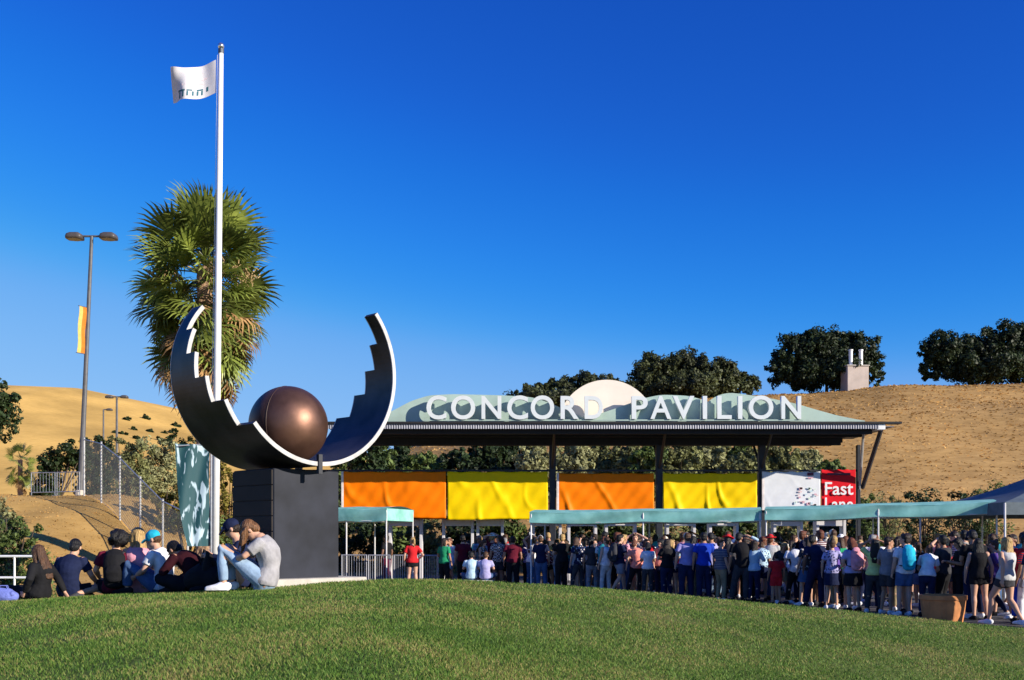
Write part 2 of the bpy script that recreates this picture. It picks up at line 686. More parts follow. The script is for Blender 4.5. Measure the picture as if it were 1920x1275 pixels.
# ---------------------------------------------------------------- shared materials
M_white = mat('white_paint', (0.80, 0.80, 0.78), 0.45, var=0.05)
M_steel = mat('galvanised_steel', (0.42, 0.43, 0.44), 0.45, metal=0.6, var=0.12, scale=20)
M_wire = mat('fence_wire', (0.10, 0.11, 0.115), 0.55, metal=0.3)
M_dark = mat('dark_steel_paint', (0.022, 0.024, 0.03), 0.5, var=0.2, bump=0.05)
M_lamp = mat('lamp_post_paint', (0.10, 0.10, 0.105), 0.5, var=0.15)
M_conc = mat('concrete', (0.50, 0.46, 0.39), 0.9, var=0.12, bump=0.3, bscale=60)

# ---------------------------------------------------------------- sculpture
def sculpture():
    ax = Vector((math.sin(R(46)), -math.cos(R(46)), 0))      # axis of the ring, towards the viewer's right
    tt = Vector((-ax.y, ax.x, 0))                             # to the right and back
    c0 = Vector((-2.906, 13.0, 0))
    w, d = 0.983, 0.915
    cen = c0 + tt * (w / 2) - ax * (d / 2)
    rz = math.atan2(tt.y, tt.x)
    base = 1.0
    root = thing('ring_sculpture', 'dark open ring sculpture with stepped edges cradling a bronze ball on a grey pedestal', 'sculpture', (cen.x, cen.y, base))
    m_ped = mat('pedestal_plate', (0.017, 0.019, 0.028), 0.55, metal=0.0, var=0.35, scale=2.2, bump=0.10, bscale=5, spec=0.22)
    m_band = mat('band_dark_steel', (0.040, 0.036, 0.038), 0.42, metal=0.3, var=0.4, scale=3, bump=0.05, bscale=12)
    m_rim = mat('band_pale_edge', (0.50, 0.485, 0.465), 0.5, var=0.18, scale=8)
    m_ball = mat('bronze_ball', (0.17, 0.088, 0.06), 0.47, metal=0.75, var=0.25, scale=3.5, bump=0.05, bscale=14, spec=0.5)
    MB().bbox((cen.x, cen.y, base + 0.04), (1.5, 1.42, 0.24), 0.012, rz).build('base_slab', M_conc, root)
    MB().bbox((cen.x, cen.y, (1.16 + 2.515) / 2), (w, d, 2.515 - 1.16), 0.012, rz).build('pedestal', m_ped, root)
    m_side = mat('shade_board', (0.016, 0.011, 0.009), 0.7, var=0.3, scale=4)  # boards added over the shaded left face; dark brown deepens its shade
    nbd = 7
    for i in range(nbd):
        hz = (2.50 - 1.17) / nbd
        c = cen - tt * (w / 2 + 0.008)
        MB().bbox((c.x, c.y, 1.17 + hz * (i + .5)), (0.024, d - .03, hz - .012), 0.003, rz).build('shade_board', m_side, root)
    # ring band
    zc, Ro, th, W = 3.765, 1.215, 0.047, 1.44
    ctr = Vector((cen.x, cen.y, zc))
    s_steps = [(-222, -203, .15, None), (-203, -187, .26, None), (-187, -172, .40, None), (-172, -157, .56, None), (-157, -141, .76, None)]
    segs = []
    for a0, a1, s, _ in s_steps:
        segs.append((a0, a1, 0.0, s))
    segs.append((-141, -39, 0.0, 1.0))
    for a0, a1, s, _ in reversed(s_steps):
        segs.append((-180 - a1, -180 - a0, 1 - s, 1.0))
    mb = MB()
    mr = MB()

    def pt(a, s, r):
        a = R(a)
        return ctr + tt * (r * math.cos(a)) + Vector((0, 0, r * math.sin(a))) + ax * ((s - 0.5) * W)
    for si, (a0, a1, s0, s1) in enumerate(segs):
        n = max(3, int(abs(a1 - a0) / 2.5))
        an = [a0 + (a1 - a0) * i / n for i in range(n + 1)]
        vs, fs, fr = [], [], []
        for a in an:
            vs += [pt(a, s0, Ro), pt(a, s1, Ro), pt(a, s1, Ro - th), pt(a, s0, Ro - th)]
        for i in range(n):
            p, q = i * 4, i * 4 + 4
            fs += [(p, p + 1, q + 1, q), (p + 2, p + 3, q + 3, q + 2)]
            fr += [(p + 1, p + 2, q + 2, q + 1), (p + 3, p, q, q + 3)]
        fs += [(0, 3, 2, 1), (n * 4, n * 4 + 1, n * 4 + 2, n * 4 + 3)]
        mb.add(vs, fs, 0)
        # separate pale edge strips, 3 mm proud
        for s_, sg in ((s1, 1), (s0, -1)):
            rv, rf = [], []
            e = sg * 0.004 / W
            for a in an:
                rv += [pt(a, s_ + e, Ro + 0.002), pt(a, s_ + e, Ro - th - 0.002), pt(a, s_ - e * 3, Ro + 0.002), pt(a, s_ - e * 3, Ro - th - 0.002)]
            for i in range(n):
                p, q = i * 4, i * 4 + 4
                rf += [(p, p + 1, q + 1, q), (p, q, q + 2, p + 2), (p + 1, p + 3, q + 3, q + 1)]
            mr.add(rv, rf, 0)
    band = mb.build('ring_band', m_band, root)
    mr.build('band_edge', m_rim, band, fix=False)
    bc = Vector((cen.x, cen.y, zc - Ro + th + 0.5)) + ax * 0.05
    ball = MB().ell(bc, (0.5, 0.5, 0.5), nu=72, nv=44).build('ball', m_ball, root, smooth=True)
    # welded seam: a meridian turned to the left
    sm = MB()
    vdir = Vector((-math.sin(R(-12)) * 0 - 0.36, -0.93, 0)).normalized()
    pts = [bc + (vdir * math.cos(R(a)) + Vector((0, 0, math.sin(R(a))))) * 0.5005 for a in range(-85, 86, 5)]
    sm.loft(pts, [0.004] * len(pts), 6)
    sm.build('seam', mat('seam', (0.05, 0.022, 0.014), 0.5), ball)
    f = cen + ax * (W / 2)
    MB().box((f.x, f.y, 2.57), (0.055, 0.05, 0.24), rz).build('clamp_bracket', M_dark, root)
    return root, cen, ax, tt


SCULPT = sculpture()

# ---------------------------------------------------------------- flagpole and flag
def flagpole():
    Y = 28.0
    a = P(402, 1010, Y)
    a.z = float(lawn_z(a.x, a.y)) if lawn_z(a.x, a.y) > 0 else 0.0
    b = P(414.5, 100, Y)
    root = thing('flagpole', 'tall white flagpole with a silver ball top beside the palm', 'flagpole', a)
    MB().loft([a, a.lerp(b, .5), b], [0.105, 0.09, 0.062], 20, cap='flat').build('pole', M_white, root, smooth=True)
    MB().loft([b, b + Vector((0, 0, 0.11))], [0.075, 0.075], 14, cap='flat').build('truck', mat('truck_metal', (0.12, 0.13, 0.14), 0.4, metal=0.7), root)
    MB().ell(b + Vector((0, 0, 0.19)), (0.085, 0.085, 0.085)).build('ball_finial', mat('silver', (0.7, 0.72, 0.72), 0.2, metal=0.9), root, smooth=True)
    MB().loft([a, a + Vector((0, 0, 0.12))], [0.22, 0.17], 16, cap='flat').build('base_collar', M_conc, root)
    MB().tube(a + Vector((-0.13, -0.02, 1.2)), b + Vector((-0.09, -0.02, -0.05)), 0.006).build('halyard', M_white, root)
    # flag
    L, H = 1.22, 0.86
    top = P(411, 112, Y)
    m_f = mat('flag_cloth', (0.80, 0.78, 0.80), 0.8, var=0.04, transl=0.25)

    def fp(u, v, off=0.0):
        wv = 0.15 * u * math.sin(5.2 * u + 1.6 * v + 0.4)
        x = top.x - 0.085 - L * (0.93 * u + 0.05 * v * u)
        y = Y + 0.28 * math.sin(6.0 * u + 1.1 * v) * u + 0.10 * math.sin(11 * u - 2 * v) * u * u + off
        z = top.z - H * v - 0.24 * u - 0.08 * math.sin(3.1 * u) + wv * 0.3 + (0.10 * (v > .6) * (u - .72) if u > .72 else 0)
        return (x, y, z)
    mb = MB()
    nu, nv = 34, 20
    vs = [fp(i / nu, j / nv, 0.004 * s) for s in (-1, 1) for j in range(nv + 1) for i in range(nu + 1)]
    fs = []
    K = (nu + 1) * (nv + 1)
    for j in range(nv):
        for i in range(nu):
            p = j * (nu + 1) + i
            fs.append((p, p + 1, p + nu + 2, p + nu + 1))
            fs.append((K + p, K + p + nu + 1, K + p + nu + 2, K + p + 1))
    mb.add(vs, fs)
    fo = mb.build('flag', m_f, None, smooth=True, fix=False)
    tag(fo, 'white flag with dark teal lettering streaming from the flagpole', 'flag')
    def patch(u0, u1, v0, v1, name, m_):
        k = 5
        b = MB()
        vv = [fp(u0 + (u1 - u0) * i / k, v0 + (v1 - v0) * j / 2, off) for off in (-.009, .009) for j in range(3) for i in range(k + 1)]
        K = 3 * (k + 1)
        ff = []
        for j in range(2):
            for i in range(k):
                p = j * (k + 1) + i
                ff += [(p, p + 1, p + k + 2, p + k + 1), (K + p, K + p + k + 1, K + p + k + 2, K + p + 1)]
        for i in range(k):
            q = 2 * (k + 1) + i
            ff += [(i, K + i, K + i + 1, i + 1), (q, q + 1, K + q + 1, K + q)]
        for j in range(2):
            a, c = j * (k + 1), (j + 1) * (k + 1)
            ff += [(a, c, K + c, K + a), (a + k, K + a + k, K + c + k, c + k)]
        b.add(vv, ff)
        b.build(name, m_, fo, fix=False)
    for q in ((.18, .225, .70, .84), (.30, .335, .765, .90), (.30, .42, .71, .755), (.385, .42, .765, .90), (.47, .50, .765, .9), (.50, .60, .71, .75), (.57, .60, .76, .9), (.64, .82, .69, .745), (.66, .70, .755, .92), (.75, .79, .755, .95)):
        patch(*q, 'letter_stroke', mat('flag_teal', (0.03, 0.13, 0.17), 0.8))
    for q in ((.22, .55, .40, .45), (.30, .72, .50, .57), (.4, .62, .28, .32)):
        patch(*q, 'emblem_stroke', mat('flag_pink', (0.72, 0.58, 0.60), 0.8))


flagpole()

# ---------------------------------------------------------------- foliage
def leaf_mesh(name, blobs, n, size, material, clump=0.5, seed=0, per=None):
    """leaf-sized faces spread on many small clumps that fill the blobs"""
    r = np.random.default_rng(seed + 100)
    out = []
    vol = np.array([b[1][0] * b[1][1] * b[1][2] for b in blobs]) ** 0.67
    vol = vol / vol.sum()
    for b, wgt in zip(blobs, vol):
        c, rad = np.array(b[0], float), np.array(b[1], float)
        nn = max(40, int(n * wgt))
        nc = max(6, nn // (per or 55))
        d = r.normal(size=(nc, 3))
        d /= np.linalg.norm(d, axis=1)[:, None]
        rr = (0.35 + 0.65 * r.random(nc) ** 0.5) * (0.70 + 0.58 * r.random(nc))
        cc = c + d * rr[:, None] * rad
        cs = rad.mean() * clump * (0.35 + 0.5 * r.random(nc))
        k = r.integers(0, nc, nn)
        q = r.normal(size=(nn, 3))
        q /= np.linalg.norm(q, axis=1)[:, None]
        pos = cc[k] + q * (cs[k] * (0.5 + 0.6 * r.random(nn)))[:, None]
        nrm = q * 0.7 + d[k] * 0.5 + r.normal(size=(nn, 3)) * 0.55 + np.array([0, 0, 0.25])
        nrm /= np.linalg.norm(nrm, axis=1)[:, None]
        t = np.cross(nrm, r.normal(size=(nn, 3)))
        t /= np.linalg.norm(t, axis=1)[:, None]
        bt = np.cross(nrm, t)
        s = (size * (0.55 + 0.8 * r.random(nn)))[:, None]
        v = np.zeros((nn, 4, 3))
        v[:, 0] = pos - t * s * 0.5
        v[:, 1] = pos + bt * s * 0.28
        v[:, 2] = pos + t * s * 0.5 - nrm * s * 0.12
        v[:, 3] = pos - bt * s * 0.28
        out.append(v.reshape(-1, 3))
    return np.concatenate(out)


M_bark = mat('bark', (0.09, 0.065, 0.045), 0.9, var=0.35, bump=0.6, bscale=12)
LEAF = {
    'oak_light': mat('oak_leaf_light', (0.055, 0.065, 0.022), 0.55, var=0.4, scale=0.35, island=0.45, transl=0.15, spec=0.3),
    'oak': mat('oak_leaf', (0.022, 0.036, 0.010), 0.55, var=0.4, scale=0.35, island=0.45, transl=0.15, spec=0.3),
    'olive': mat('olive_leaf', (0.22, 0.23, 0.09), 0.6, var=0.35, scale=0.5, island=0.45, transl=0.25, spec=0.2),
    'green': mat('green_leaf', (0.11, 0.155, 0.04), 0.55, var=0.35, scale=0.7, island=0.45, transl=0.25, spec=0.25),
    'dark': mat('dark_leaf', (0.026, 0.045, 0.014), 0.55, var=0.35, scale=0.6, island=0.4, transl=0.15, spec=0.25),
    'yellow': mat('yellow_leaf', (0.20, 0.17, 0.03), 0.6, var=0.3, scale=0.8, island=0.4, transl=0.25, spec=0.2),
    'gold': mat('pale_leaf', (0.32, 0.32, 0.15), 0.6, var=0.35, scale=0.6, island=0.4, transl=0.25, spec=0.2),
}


def plant(name, label, cat, base, blobs, n, size, kind, group=None, trunk=0.0, seed=0, clump=0.5, crown='crown', per=None):
    """base: Vector; blobs: list of (world centre, radii)"""
    root = thing(name, label, cat, base, 0, group)
    if not trunk:   # foliage down to the ground
        lo = min(blobs, key=lambda q: q[0][2])
        xw = max(q[1][0] for q in blobs)
        zz = lo[0][2]
        while zz - lo[1][2] > base[2] + .1:
            zz -= lo[1][2] * 1.1
            blobs = blobs + [((lo[0][0], lo[0][1], zz), (xw * 1.2, xw * .9, lo[1][2]))]
        n = int(n * 2.6)
        size *= 0.85
    v = leaf_mesh(name, blobs, n, size, None, clump, seed, per) - np.array(base)
    o = bpy.data.objects.new(crown, fast_mesh(crown, v, 4, LEAF[kind]))
    COL.objects.link(o)
    o.parent = root
    r = random.Random(seed)
    mb = MB()
    if trunk:
        top = Vector(base) + Vector((r.uniform(-.3, .3), r.uniform(-.2, .2), trunk))
        mb.loft([Vector(base) - Vector((0, 0, .3)), Vector(base).lerp(top, .5) + Vector((.08 * trunk, 0, 0)), top], [trunk * .13, trunk * .1, trunk * .085], 8)
        for c, rad in blobs:
            e = Vector(c) + Vector((0, 0, rad[2] * .2))
            mb.loft([top - Vector((0, 0, .2 * trunk)), top.lerp(e, .5) + Vector((0, 0, .1)), e], [trunk * .07, trunk * .045, trunk * .015], 6)
        mb.build('trunk', M_bark, root)
    else:
        for c, rad in blobs:
            for k in range(3):
                e = Vector(c) + Vector((r.uniform(-.6, .6) * rad[0], r.uniform(-.6, .6) * rad[1], r.uniform(.2, .7) * rad[2]))
                mb.loft([Vector(base) - Vector((0, 0, .1)), Vector(base).lerp(e, .5), e], [.035, .025, .01], 5)
        mb.build('stem', M_bark, root)
    return root


def gz(x, y):
    return float(hill_z(x, y))


def px_blobs(lst, Y, depth=0.8):
    out = []
    for x, y, rx, ry in lst:
        c = P(x, y, Y)
        out.append(((c.x, c.y, c.z), (rx * Y / F, rx * Y / F * depth, ry * Y / F)))
    return out


def hill_tree(label, Y, blobs, n, seed, trunkpx, size=0.34):
    bb = px_blobs(blobs, Y)
    x = px_x(trunkpx, Y)
    return plant('oak_tree', label, 'tree', Vector((x, Y, gz(x, Y))), bb, n, size, 'oak_light' if seed in (3, 4) else 'oak', 'oaks along the hilltop', trunk=1.6, seed=seed, clump=0.34, per=60)


hill_tree('round dark oak on the hilltop behind the small block building', 113, [(1500, 668, 42, 42), (1545, 652, 48, 40), (1605, 662, 46, 42), (1465, 690, 28, 30), (1560, 695, 70, 30), (1640, 700, 22, 20), (1500, 705, 50, 22)], 52000, 1, 1550)
hill_tree('broad dark oak crown on the bare hilltop right of the small block building', 114, [(1770, 660, 42, 38), (1830, 662, 48, 38), (1890, 645, 50, 40), (1745, 690, 24, 26), (1850, 690, 80, 26), (1950, 640, 50, 50), (1940, 690, 60, 30)], 58000, 2, 1850)
hill_tree('large olive green oak rising behind the sign letters', 108, [(1225, 700, 42, 34), (1285, 695, 46, 32), (1340, 702, 46, 32), (1385, 722, 36, 22), (1300, 728, 80, 24), (1220, 730, 40, 22)], 48000, 3, 1300)
hill_tree('low oak partly hidden by the pale sun disc of the sign', 106, [(995, 735, 32, 14), (1050, 727, 36, 17), (1110, 720, 46, 20), (1160, 732, 36, 18), (1050, 750, 90, 16)], 26000, 4, 1080)
T = plant('oak_tree', 'dark tree at the foot of the golden hill beside the tall lamp post', 'tree', Vector((px_x(-40, 95), 95, gz(px_x(-40, 95), 95))), px_blobs([(-20, 735, 46, 32), (5, 752, 28, 22), (-60, 740, 70, 60), (-30, 790, 60, 40)], 95), 9000, 0.4, 'dark', trunk=4.0, seed=5, clump=.42)

# shrubs seen under the pavilion roof
gl = 'shrubs on the slope behind the pavilion'
k = 0
for x, y, rx, ry, Y, kd in [(a_ , b_ - 7, c_, d_ + 5, e_, f_) for a_, b_, c_, d_, e_, f_ in [(655, 862, 42, 30, 70, 'green'), (690, 850, 36, 26, 66, 'dark'), (705, 868, 38, 26, 72, 'green'), (745, 860, 40, 26, 78, 'dark'), (790, 876, 36, 20, 72, 'green'),
                            (850, 872, 40, 18, 74, 'dark'), (905, 860, 44, 30, 70, 'dark'), (955, 850, 46, 28, 73, 'dark'), (1000, 864, 36, 28, 68, 'gold'),
                            (1075, 858, 40, 28, 70, 'gold'), (1125, 860, 42, 30, 72, 'olive'), (1180, 862, 40, 28, 70, 'olive'), (1215, 866, 34, 26, 68, 'green'),
                            (1275, 862, 42, 28, 70, 'olive'), (1325, 860, 42, 32, 72, 'gold'), (1380, 860, 42, 30, 74, 'green'), (1400, 872, 40, 24, 69, 'olive'),
                            (1460, 862, 40, 28, 70, 'olive'), (1510, 872, 36, 20, 73, 'gold'), (1550, 884, 30, 12, 70, 'green')]]:
    c = P(x, y, Y)
    nm = {'green': 'leafy green shrub', 'dark': 'dark dense shrub', 'gold': 'pale silvery green shrub', 'olive': 'olive green shrub'}[kd]
    wh = ('above the orange banner beside the ring sculpture' if x < 838 else 'above the yellow banner' if x < 1036 else 'above the orange banner between two columns' if x < 1236 else
          'above the yellow banner between two columns' if x < 1428 else 'above the white and red banners')
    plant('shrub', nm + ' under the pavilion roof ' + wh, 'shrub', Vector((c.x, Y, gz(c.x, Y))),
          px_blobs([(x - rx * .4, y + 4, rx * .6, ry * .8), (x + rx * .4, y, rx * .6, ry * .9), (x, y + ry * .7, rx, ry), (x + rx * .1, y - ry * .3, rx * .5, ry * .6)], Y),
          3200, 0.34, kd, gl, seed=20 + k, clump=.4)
    k += 1
# low shrubs at the foot of the right hill
for x, y, rx, ry, Y, kd, lb in [(1665, 940, 34, 20, 49, 'olive', 'low olive shrub at the hill foot beside the pavilion strut'), (1735, 934, 44, 18, 50, 'dark', 'low dark shrub at the hill foot beside the pavilion strut'),
                                (1800, 940, 40, 16, 51, 'dark', 'low dark shrub on the hill foot next to the navy tent'), (1850, 925, 40, 20, 53, 'green', 'green shrub at the hill foot behind the navy tent'), (1630, 955, 26, 24, 47, 'green', 'green shrub against the end column of the pavilion')]:
    c = P(x, y, Y)
    plant('shrub', lb, 'shrub', Vector((c.x, Y, gz(c.x, Y))), px_blobs([(x, y, rx, ry), (x - rx * .5, y + ry * .6, rx * .7, ry), (x + rx * .5, y + ry * .6, rx * .7, ry), (x, y + ry * 2.2, rx * 1.1, ry * 1.6)], Y), 1400, 0.17, kd, 'low shrubs at the foot of the hill', seed=60 + k)
    k += 1
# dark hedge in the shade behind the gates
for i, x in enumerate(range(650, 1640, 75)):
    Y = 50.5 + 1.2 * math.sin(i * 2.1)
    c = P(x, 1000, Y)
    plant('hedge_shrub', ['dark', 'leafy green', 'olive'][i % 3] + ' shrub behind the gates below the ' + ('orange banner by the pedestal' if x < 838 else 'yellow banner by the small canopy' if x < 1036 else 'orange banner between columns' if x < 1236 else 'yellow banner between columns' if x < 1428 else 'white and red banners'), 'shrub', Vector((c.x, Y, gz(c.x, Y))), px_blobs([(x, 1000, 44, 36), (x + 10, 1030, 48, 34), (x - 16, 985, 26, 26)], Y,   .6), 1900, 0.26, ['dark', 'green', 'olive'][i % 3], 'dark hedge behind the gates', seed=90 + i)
# left side planting
lefts = [
    (20, 1000, 27.5, [(15, 985, 48, 26), (60, 1000, 28, 22), (-10, 1010, 60, 30), (30, 1025, 44, 22)], 2600, .12, 'green', 'leafy green bush on the bank above the white handrail'),
    (5, 955, 30, [(-5, 950, 34, 22), (20, 965, 26, 16), (-30, 975, 40, 30)], 1200, .12, 'gold', 'dry pale bush on the bank beside the pipe barrier'),
    (110, 870, 49, [(95, 868, 28, 22), (125, 850, 30, 26), (150, 862, 30, 30), (80, 885, 20, 20)], 2600, .2, 'dark', 'dark dense shrub behind the pipe barrier at the lamp foot'),
    (178, 845, 50, [(172, 836, 26, 22), (195, 848, 22, 26), (180, 870, 30, 28)], 1700, .2, 'dark', 'dark green shrub just behind the tall lamp post'),
    (235, 860, 52, [(225, 845, 30, 28), (255, 852, 30, 28), (240, 880, 40, 34)], 2000, .2, 'olive', 'olive bush rising behind the chain link fence'),
    (290, 860, 54, [(285, 850, 30, 30), (312, 858, 28, 32), (300, 890, 40, 36)], 2000, .2, 'gold', 'pale dry bush at the lower end of the chain link fence'),
    (335, 850, 58, [(330, 838, 22, 26), (352, 850, 24, 30), (345, 885, 30, 34)], 1700, .2, 'dark', 'dark bush behind the teal feather banner'),
    (305, 945, 40, [(300, 935, 30, 22), (330, 950, 30, 24), (350, 925, 26, 30)], 1700, .14, 'yellow', 'yellow green shrub below the chain link fence'),
    (350, 990, 36, [(340, 975, 26, 20), (365, 960, 30, 40), (395, 985, 34, 34)], 1900, .13, 'green', 'green shrub beside the feather banner pole'),
    (430, 910, 40, [(425, 900, 20, 28), (445, 920, 24, 30), (432, 955, 30, 34), (418, 870, 14, 18)], 2000, .13, 'yellow', 'yellow flowering bush between flagpole and pedestal'),
    (470, 960, 43, [(480, 930, 40, 40), (540, 960, 50, 40), (600, 950, 50, 46)], 2200, .16, 'olive', 'olive bush behind the sculpture pedestal'),
]
for i, (x, y, Y, bl, n, sz, kd, lb) in enumerate(lefts):
    c = P(x, y, Y)
    plant('bush', lb, 'bush', Vector((c.x, Y, gz(c.x, Y))), px_blobs(bl, Y), n, sz, kd, 'bushes on the bank', seed=130 + i)
# scattered shrubs on the golden hill
for i, (x, y, r_) in enumerate([(238, 788, 7), (274, 786, 8), (250, 806, 6), (280, 810, 7), (232, 815, 8), (256, 824, 7), (306, 812, 6), (323, 812, 9), (300, 826, 7), (330, 800, 8), (215, 812, 5)]):
    # find the distance at which this line of sight meets the hill
    Y = 60.0
    while Y < 330 and P(x, y, Y).z > gz(px_x(x, Y), Y):
        Y += 0.5
    c = P(x, y, Y)
    plant('hill_shrub', 'small dark shrub dotted on the golden hillside', 'shrub', Vector((c.x, Y, gz(c.x, Y))), px_blobs([(x, y - r_ * .3, r_, r_ * .7), (x + r_ * .5, y, r_ * .7, r_ * .6)], Y), 260, 5.5 * Y / F, 'dark', 'small shrubs dotted over the golden hill', seed=170 + i)


# ---------------------------------------------------------------- fan palms
def frond_mesh(seed, dead=False):
    r = random.Random(seed)
    mb = MB()
    pl_ = 0.95
    mb.loft([(0, 0, 0), (0, pl_ * .5, .03), (0, pl_, -.04)], [(.03, .018), (.022, .014), (.016, .01)], 5, side=(1, 0, 0))
    n = 24
    for i in range(n):
        a = R(-108 + 216 * i / (n - 1) + r.uniform(-3, 3))
        L = (0.95 if not dead else 0.8) * (0.72 + 0.28 * math.cos(a * .7)) * r.uniform(.9, 1.08)
        d = Vector((math.sin(a), math.cos(a), 0))
        sd_ = Vector((math.cos(a), -math.sin(a), 0))
        hub = Vector((0, pl_, -.04))
        dr = (0.30 if not dead else 0.65) * r.uniform(.6, 1.3)
        fold = 0.035 if i % 2 else -0.035
        up = 0.10
        p1 = hub + d * (L * .5) + Vector((0, 0, up * L * .5 + fold * .5))
        p2 = hub + d * (L * .8) + Vector((0, 0, up * L * .6 - dr * .12))
        p3 = hub + d * L + Vector((0, 0, up * L * .4 - dr * .45))
        w1, w2 = L * .5 * R(216 / (n - 1)) * .58, .022
        vs = [hub - sd_ * .006, hub + sd_ * .006, p1 + sd_ * w1, p1 - sd_ * w1, p2 + sd_ * w2, p2 - sd_ * w2, p3]
        mb.add(vs, [(0, 1, 2, 3), (3, 2, 4, 5), (5, 4, 6)])
    m = mb.mesh('frond')
    return m


M_frond = mat('palm_frond', (0.10, 0.15, 0.026), 0.42, var=0.3, scale=1.5, obj_rand=0.5, transl=0.3, spec=0.5, col2=(0.28, 0.32, 0.06))
M_frond_dry = mat('palm_frond_dry', (0.30, 0.175, 0.075), 0.8, var=0.35, scale=2.0, obj_rand=0.5, transl=0.15, spec=0.1)
FR = [frond_mesh(i) for i in range(4)]
FD = [frond_mesh(50 + i, True) for i in range(3)]
for f_ in FR:
    f_.materials.append(M_frond)
for f_ in FD:
    f_.materials.append(M_frond_dry)


def palm(label, px, Y, heart_y, trunk_r, scale, n_green, n_dead, seed, ground=None, squat=1.0):
    r = random.Random(seed)
    heart = P(px, heart_y, Y)
    g = gz(heart.x, Y) if ground is None else ground
    root = thing('fan_palm', label, 'palm', (heart.x, Y, g))
    h = heart.z - g
    # trunk with lattice of old leaf bases
    nr, ns = max(10, int(h / 0.07)), 28
    vs, fs = [], []
    for i in range(nr + 1):
        t = i / nr
        z = t * h
        for k_ in range(ns):
            a = 2 * math.pi * k_ / ns
            lat = abs(math.sin(a * 4 + z * 9)) * abs(math.sin(a * 4 - z * 9))
            rr = trunk_r * (1.15 - 0.25 * t + .25 * max(0, t - .75)) * (0.90 + 0.20 * lat)
            vs.append((rr * math.cos(a), rr * math.sin(a), z))
    for i in range(nr):
        for k_ in range(ns):
            j = (k_ + 1) % ns
            fs.append((i * ns + k_, i * ns + j, (i + 1) * ns + j, (i + 1) * ns + k_))
    fs.append(tuple(range(nr * ns, nr * ns + ns)))
    mb = MB()
    mb.add([Vector(v) + root.location for v in vs], fs)
    mb.build('trunk', mat('palm_bark', (0.30, 0.19, 0.11), 0.9, var=0.4, scale=9, bump=0.5, bscale=25), root)

    def put(mesh_, el, az, z, sc, roll):
        d = Vector((math.cos(el) * math.cos(az), math.cos(el) * math.sin(az), math.sin(el)))
        up = Vector((0, 0, 1)) - d * d.z
        if up.length < 1e-3:
            up = Vector((1, 0, 0))
        up.normalize()
        x = d.cross(up)
        M = Matrix((x, d, up)).transposed()
        M = M @ Matrix.Rotation(roll, 3, 'Y')
        part('frond', mesh_, root, None, (0, 0, h + z), M.to_euler(), (sc, sc, sc))
    for i in range(n_green):
        t = (i + .5) / n_green
        el = R(80 - 140 * t ** .75 + r.uniform(-10, 10))
        az = i * 2.39996 + r.uniform(-.25, .25)
        put(FR[i % 4], el, az, (0.3 - 1.9 * t ** 1.4) * scale * squat, scale * r.uniform(.9, 1.12), r.uniform(-1.0, 1.0))
    for i in range(n_dead):
        t = (i + .5) / n_dead
        el = R(-22 - 40 * t + r.uniform(-14, 14))
        az = i * 2.39996 + r.uniform(-.3, .3)
        put(FD[i % 3], el, az, (-0.9 - 1.5 * t) * scale * squat, scale * r.uniform(.85, 1.1), r.uniform(-.8, .8))
    # flower stalks
    if n_dead > 20:
        for k_ in range(5):
            az = R([20, -15, -60, 60, 200][k_])
            s0 = Vector((0, 0, h - .2))
            pts = [s0 + Vector((math.cos(az) * q, math.sin(az) * q, .55 * q - .42 * q * q)) for q in (0, .5, .95, 1.3, 1.55)]
            b = MB()
            b.loft([p_ + root.location for p_ in pts], [.03, .025, .02, .015, .01], 5)
            for q in range(90):
                t = r.uniform(.55, 1.0)
                p_ = pts[2].lerp(pts[4], (t - .5) * 2) + Vector((r.gauss(0, .13), r.gauss(0, .13), r.gauss(-.12, .16)))
                b.box(p_ + root.location, (.02, .02, r.uniform(.05, .16)), M=Euler((r.uniform(-1, 1), r.uniform(-1, 1), 0)).to_matrix())
            b.build('flower_stalk', mat('palm_flower', (0.50, 0.34, 0.17), 0.8, var=.3), root)
    return root


palm('tall fan palm with green crown and brown skirt behind the flagpole', 384, 32, 500, 0.235, 1.14, 112, 30, 4)
palm('small young fan palm on the bank near the far left bushes', 38, 47, 862, 0.10, 0.42, 22, 4, 9)

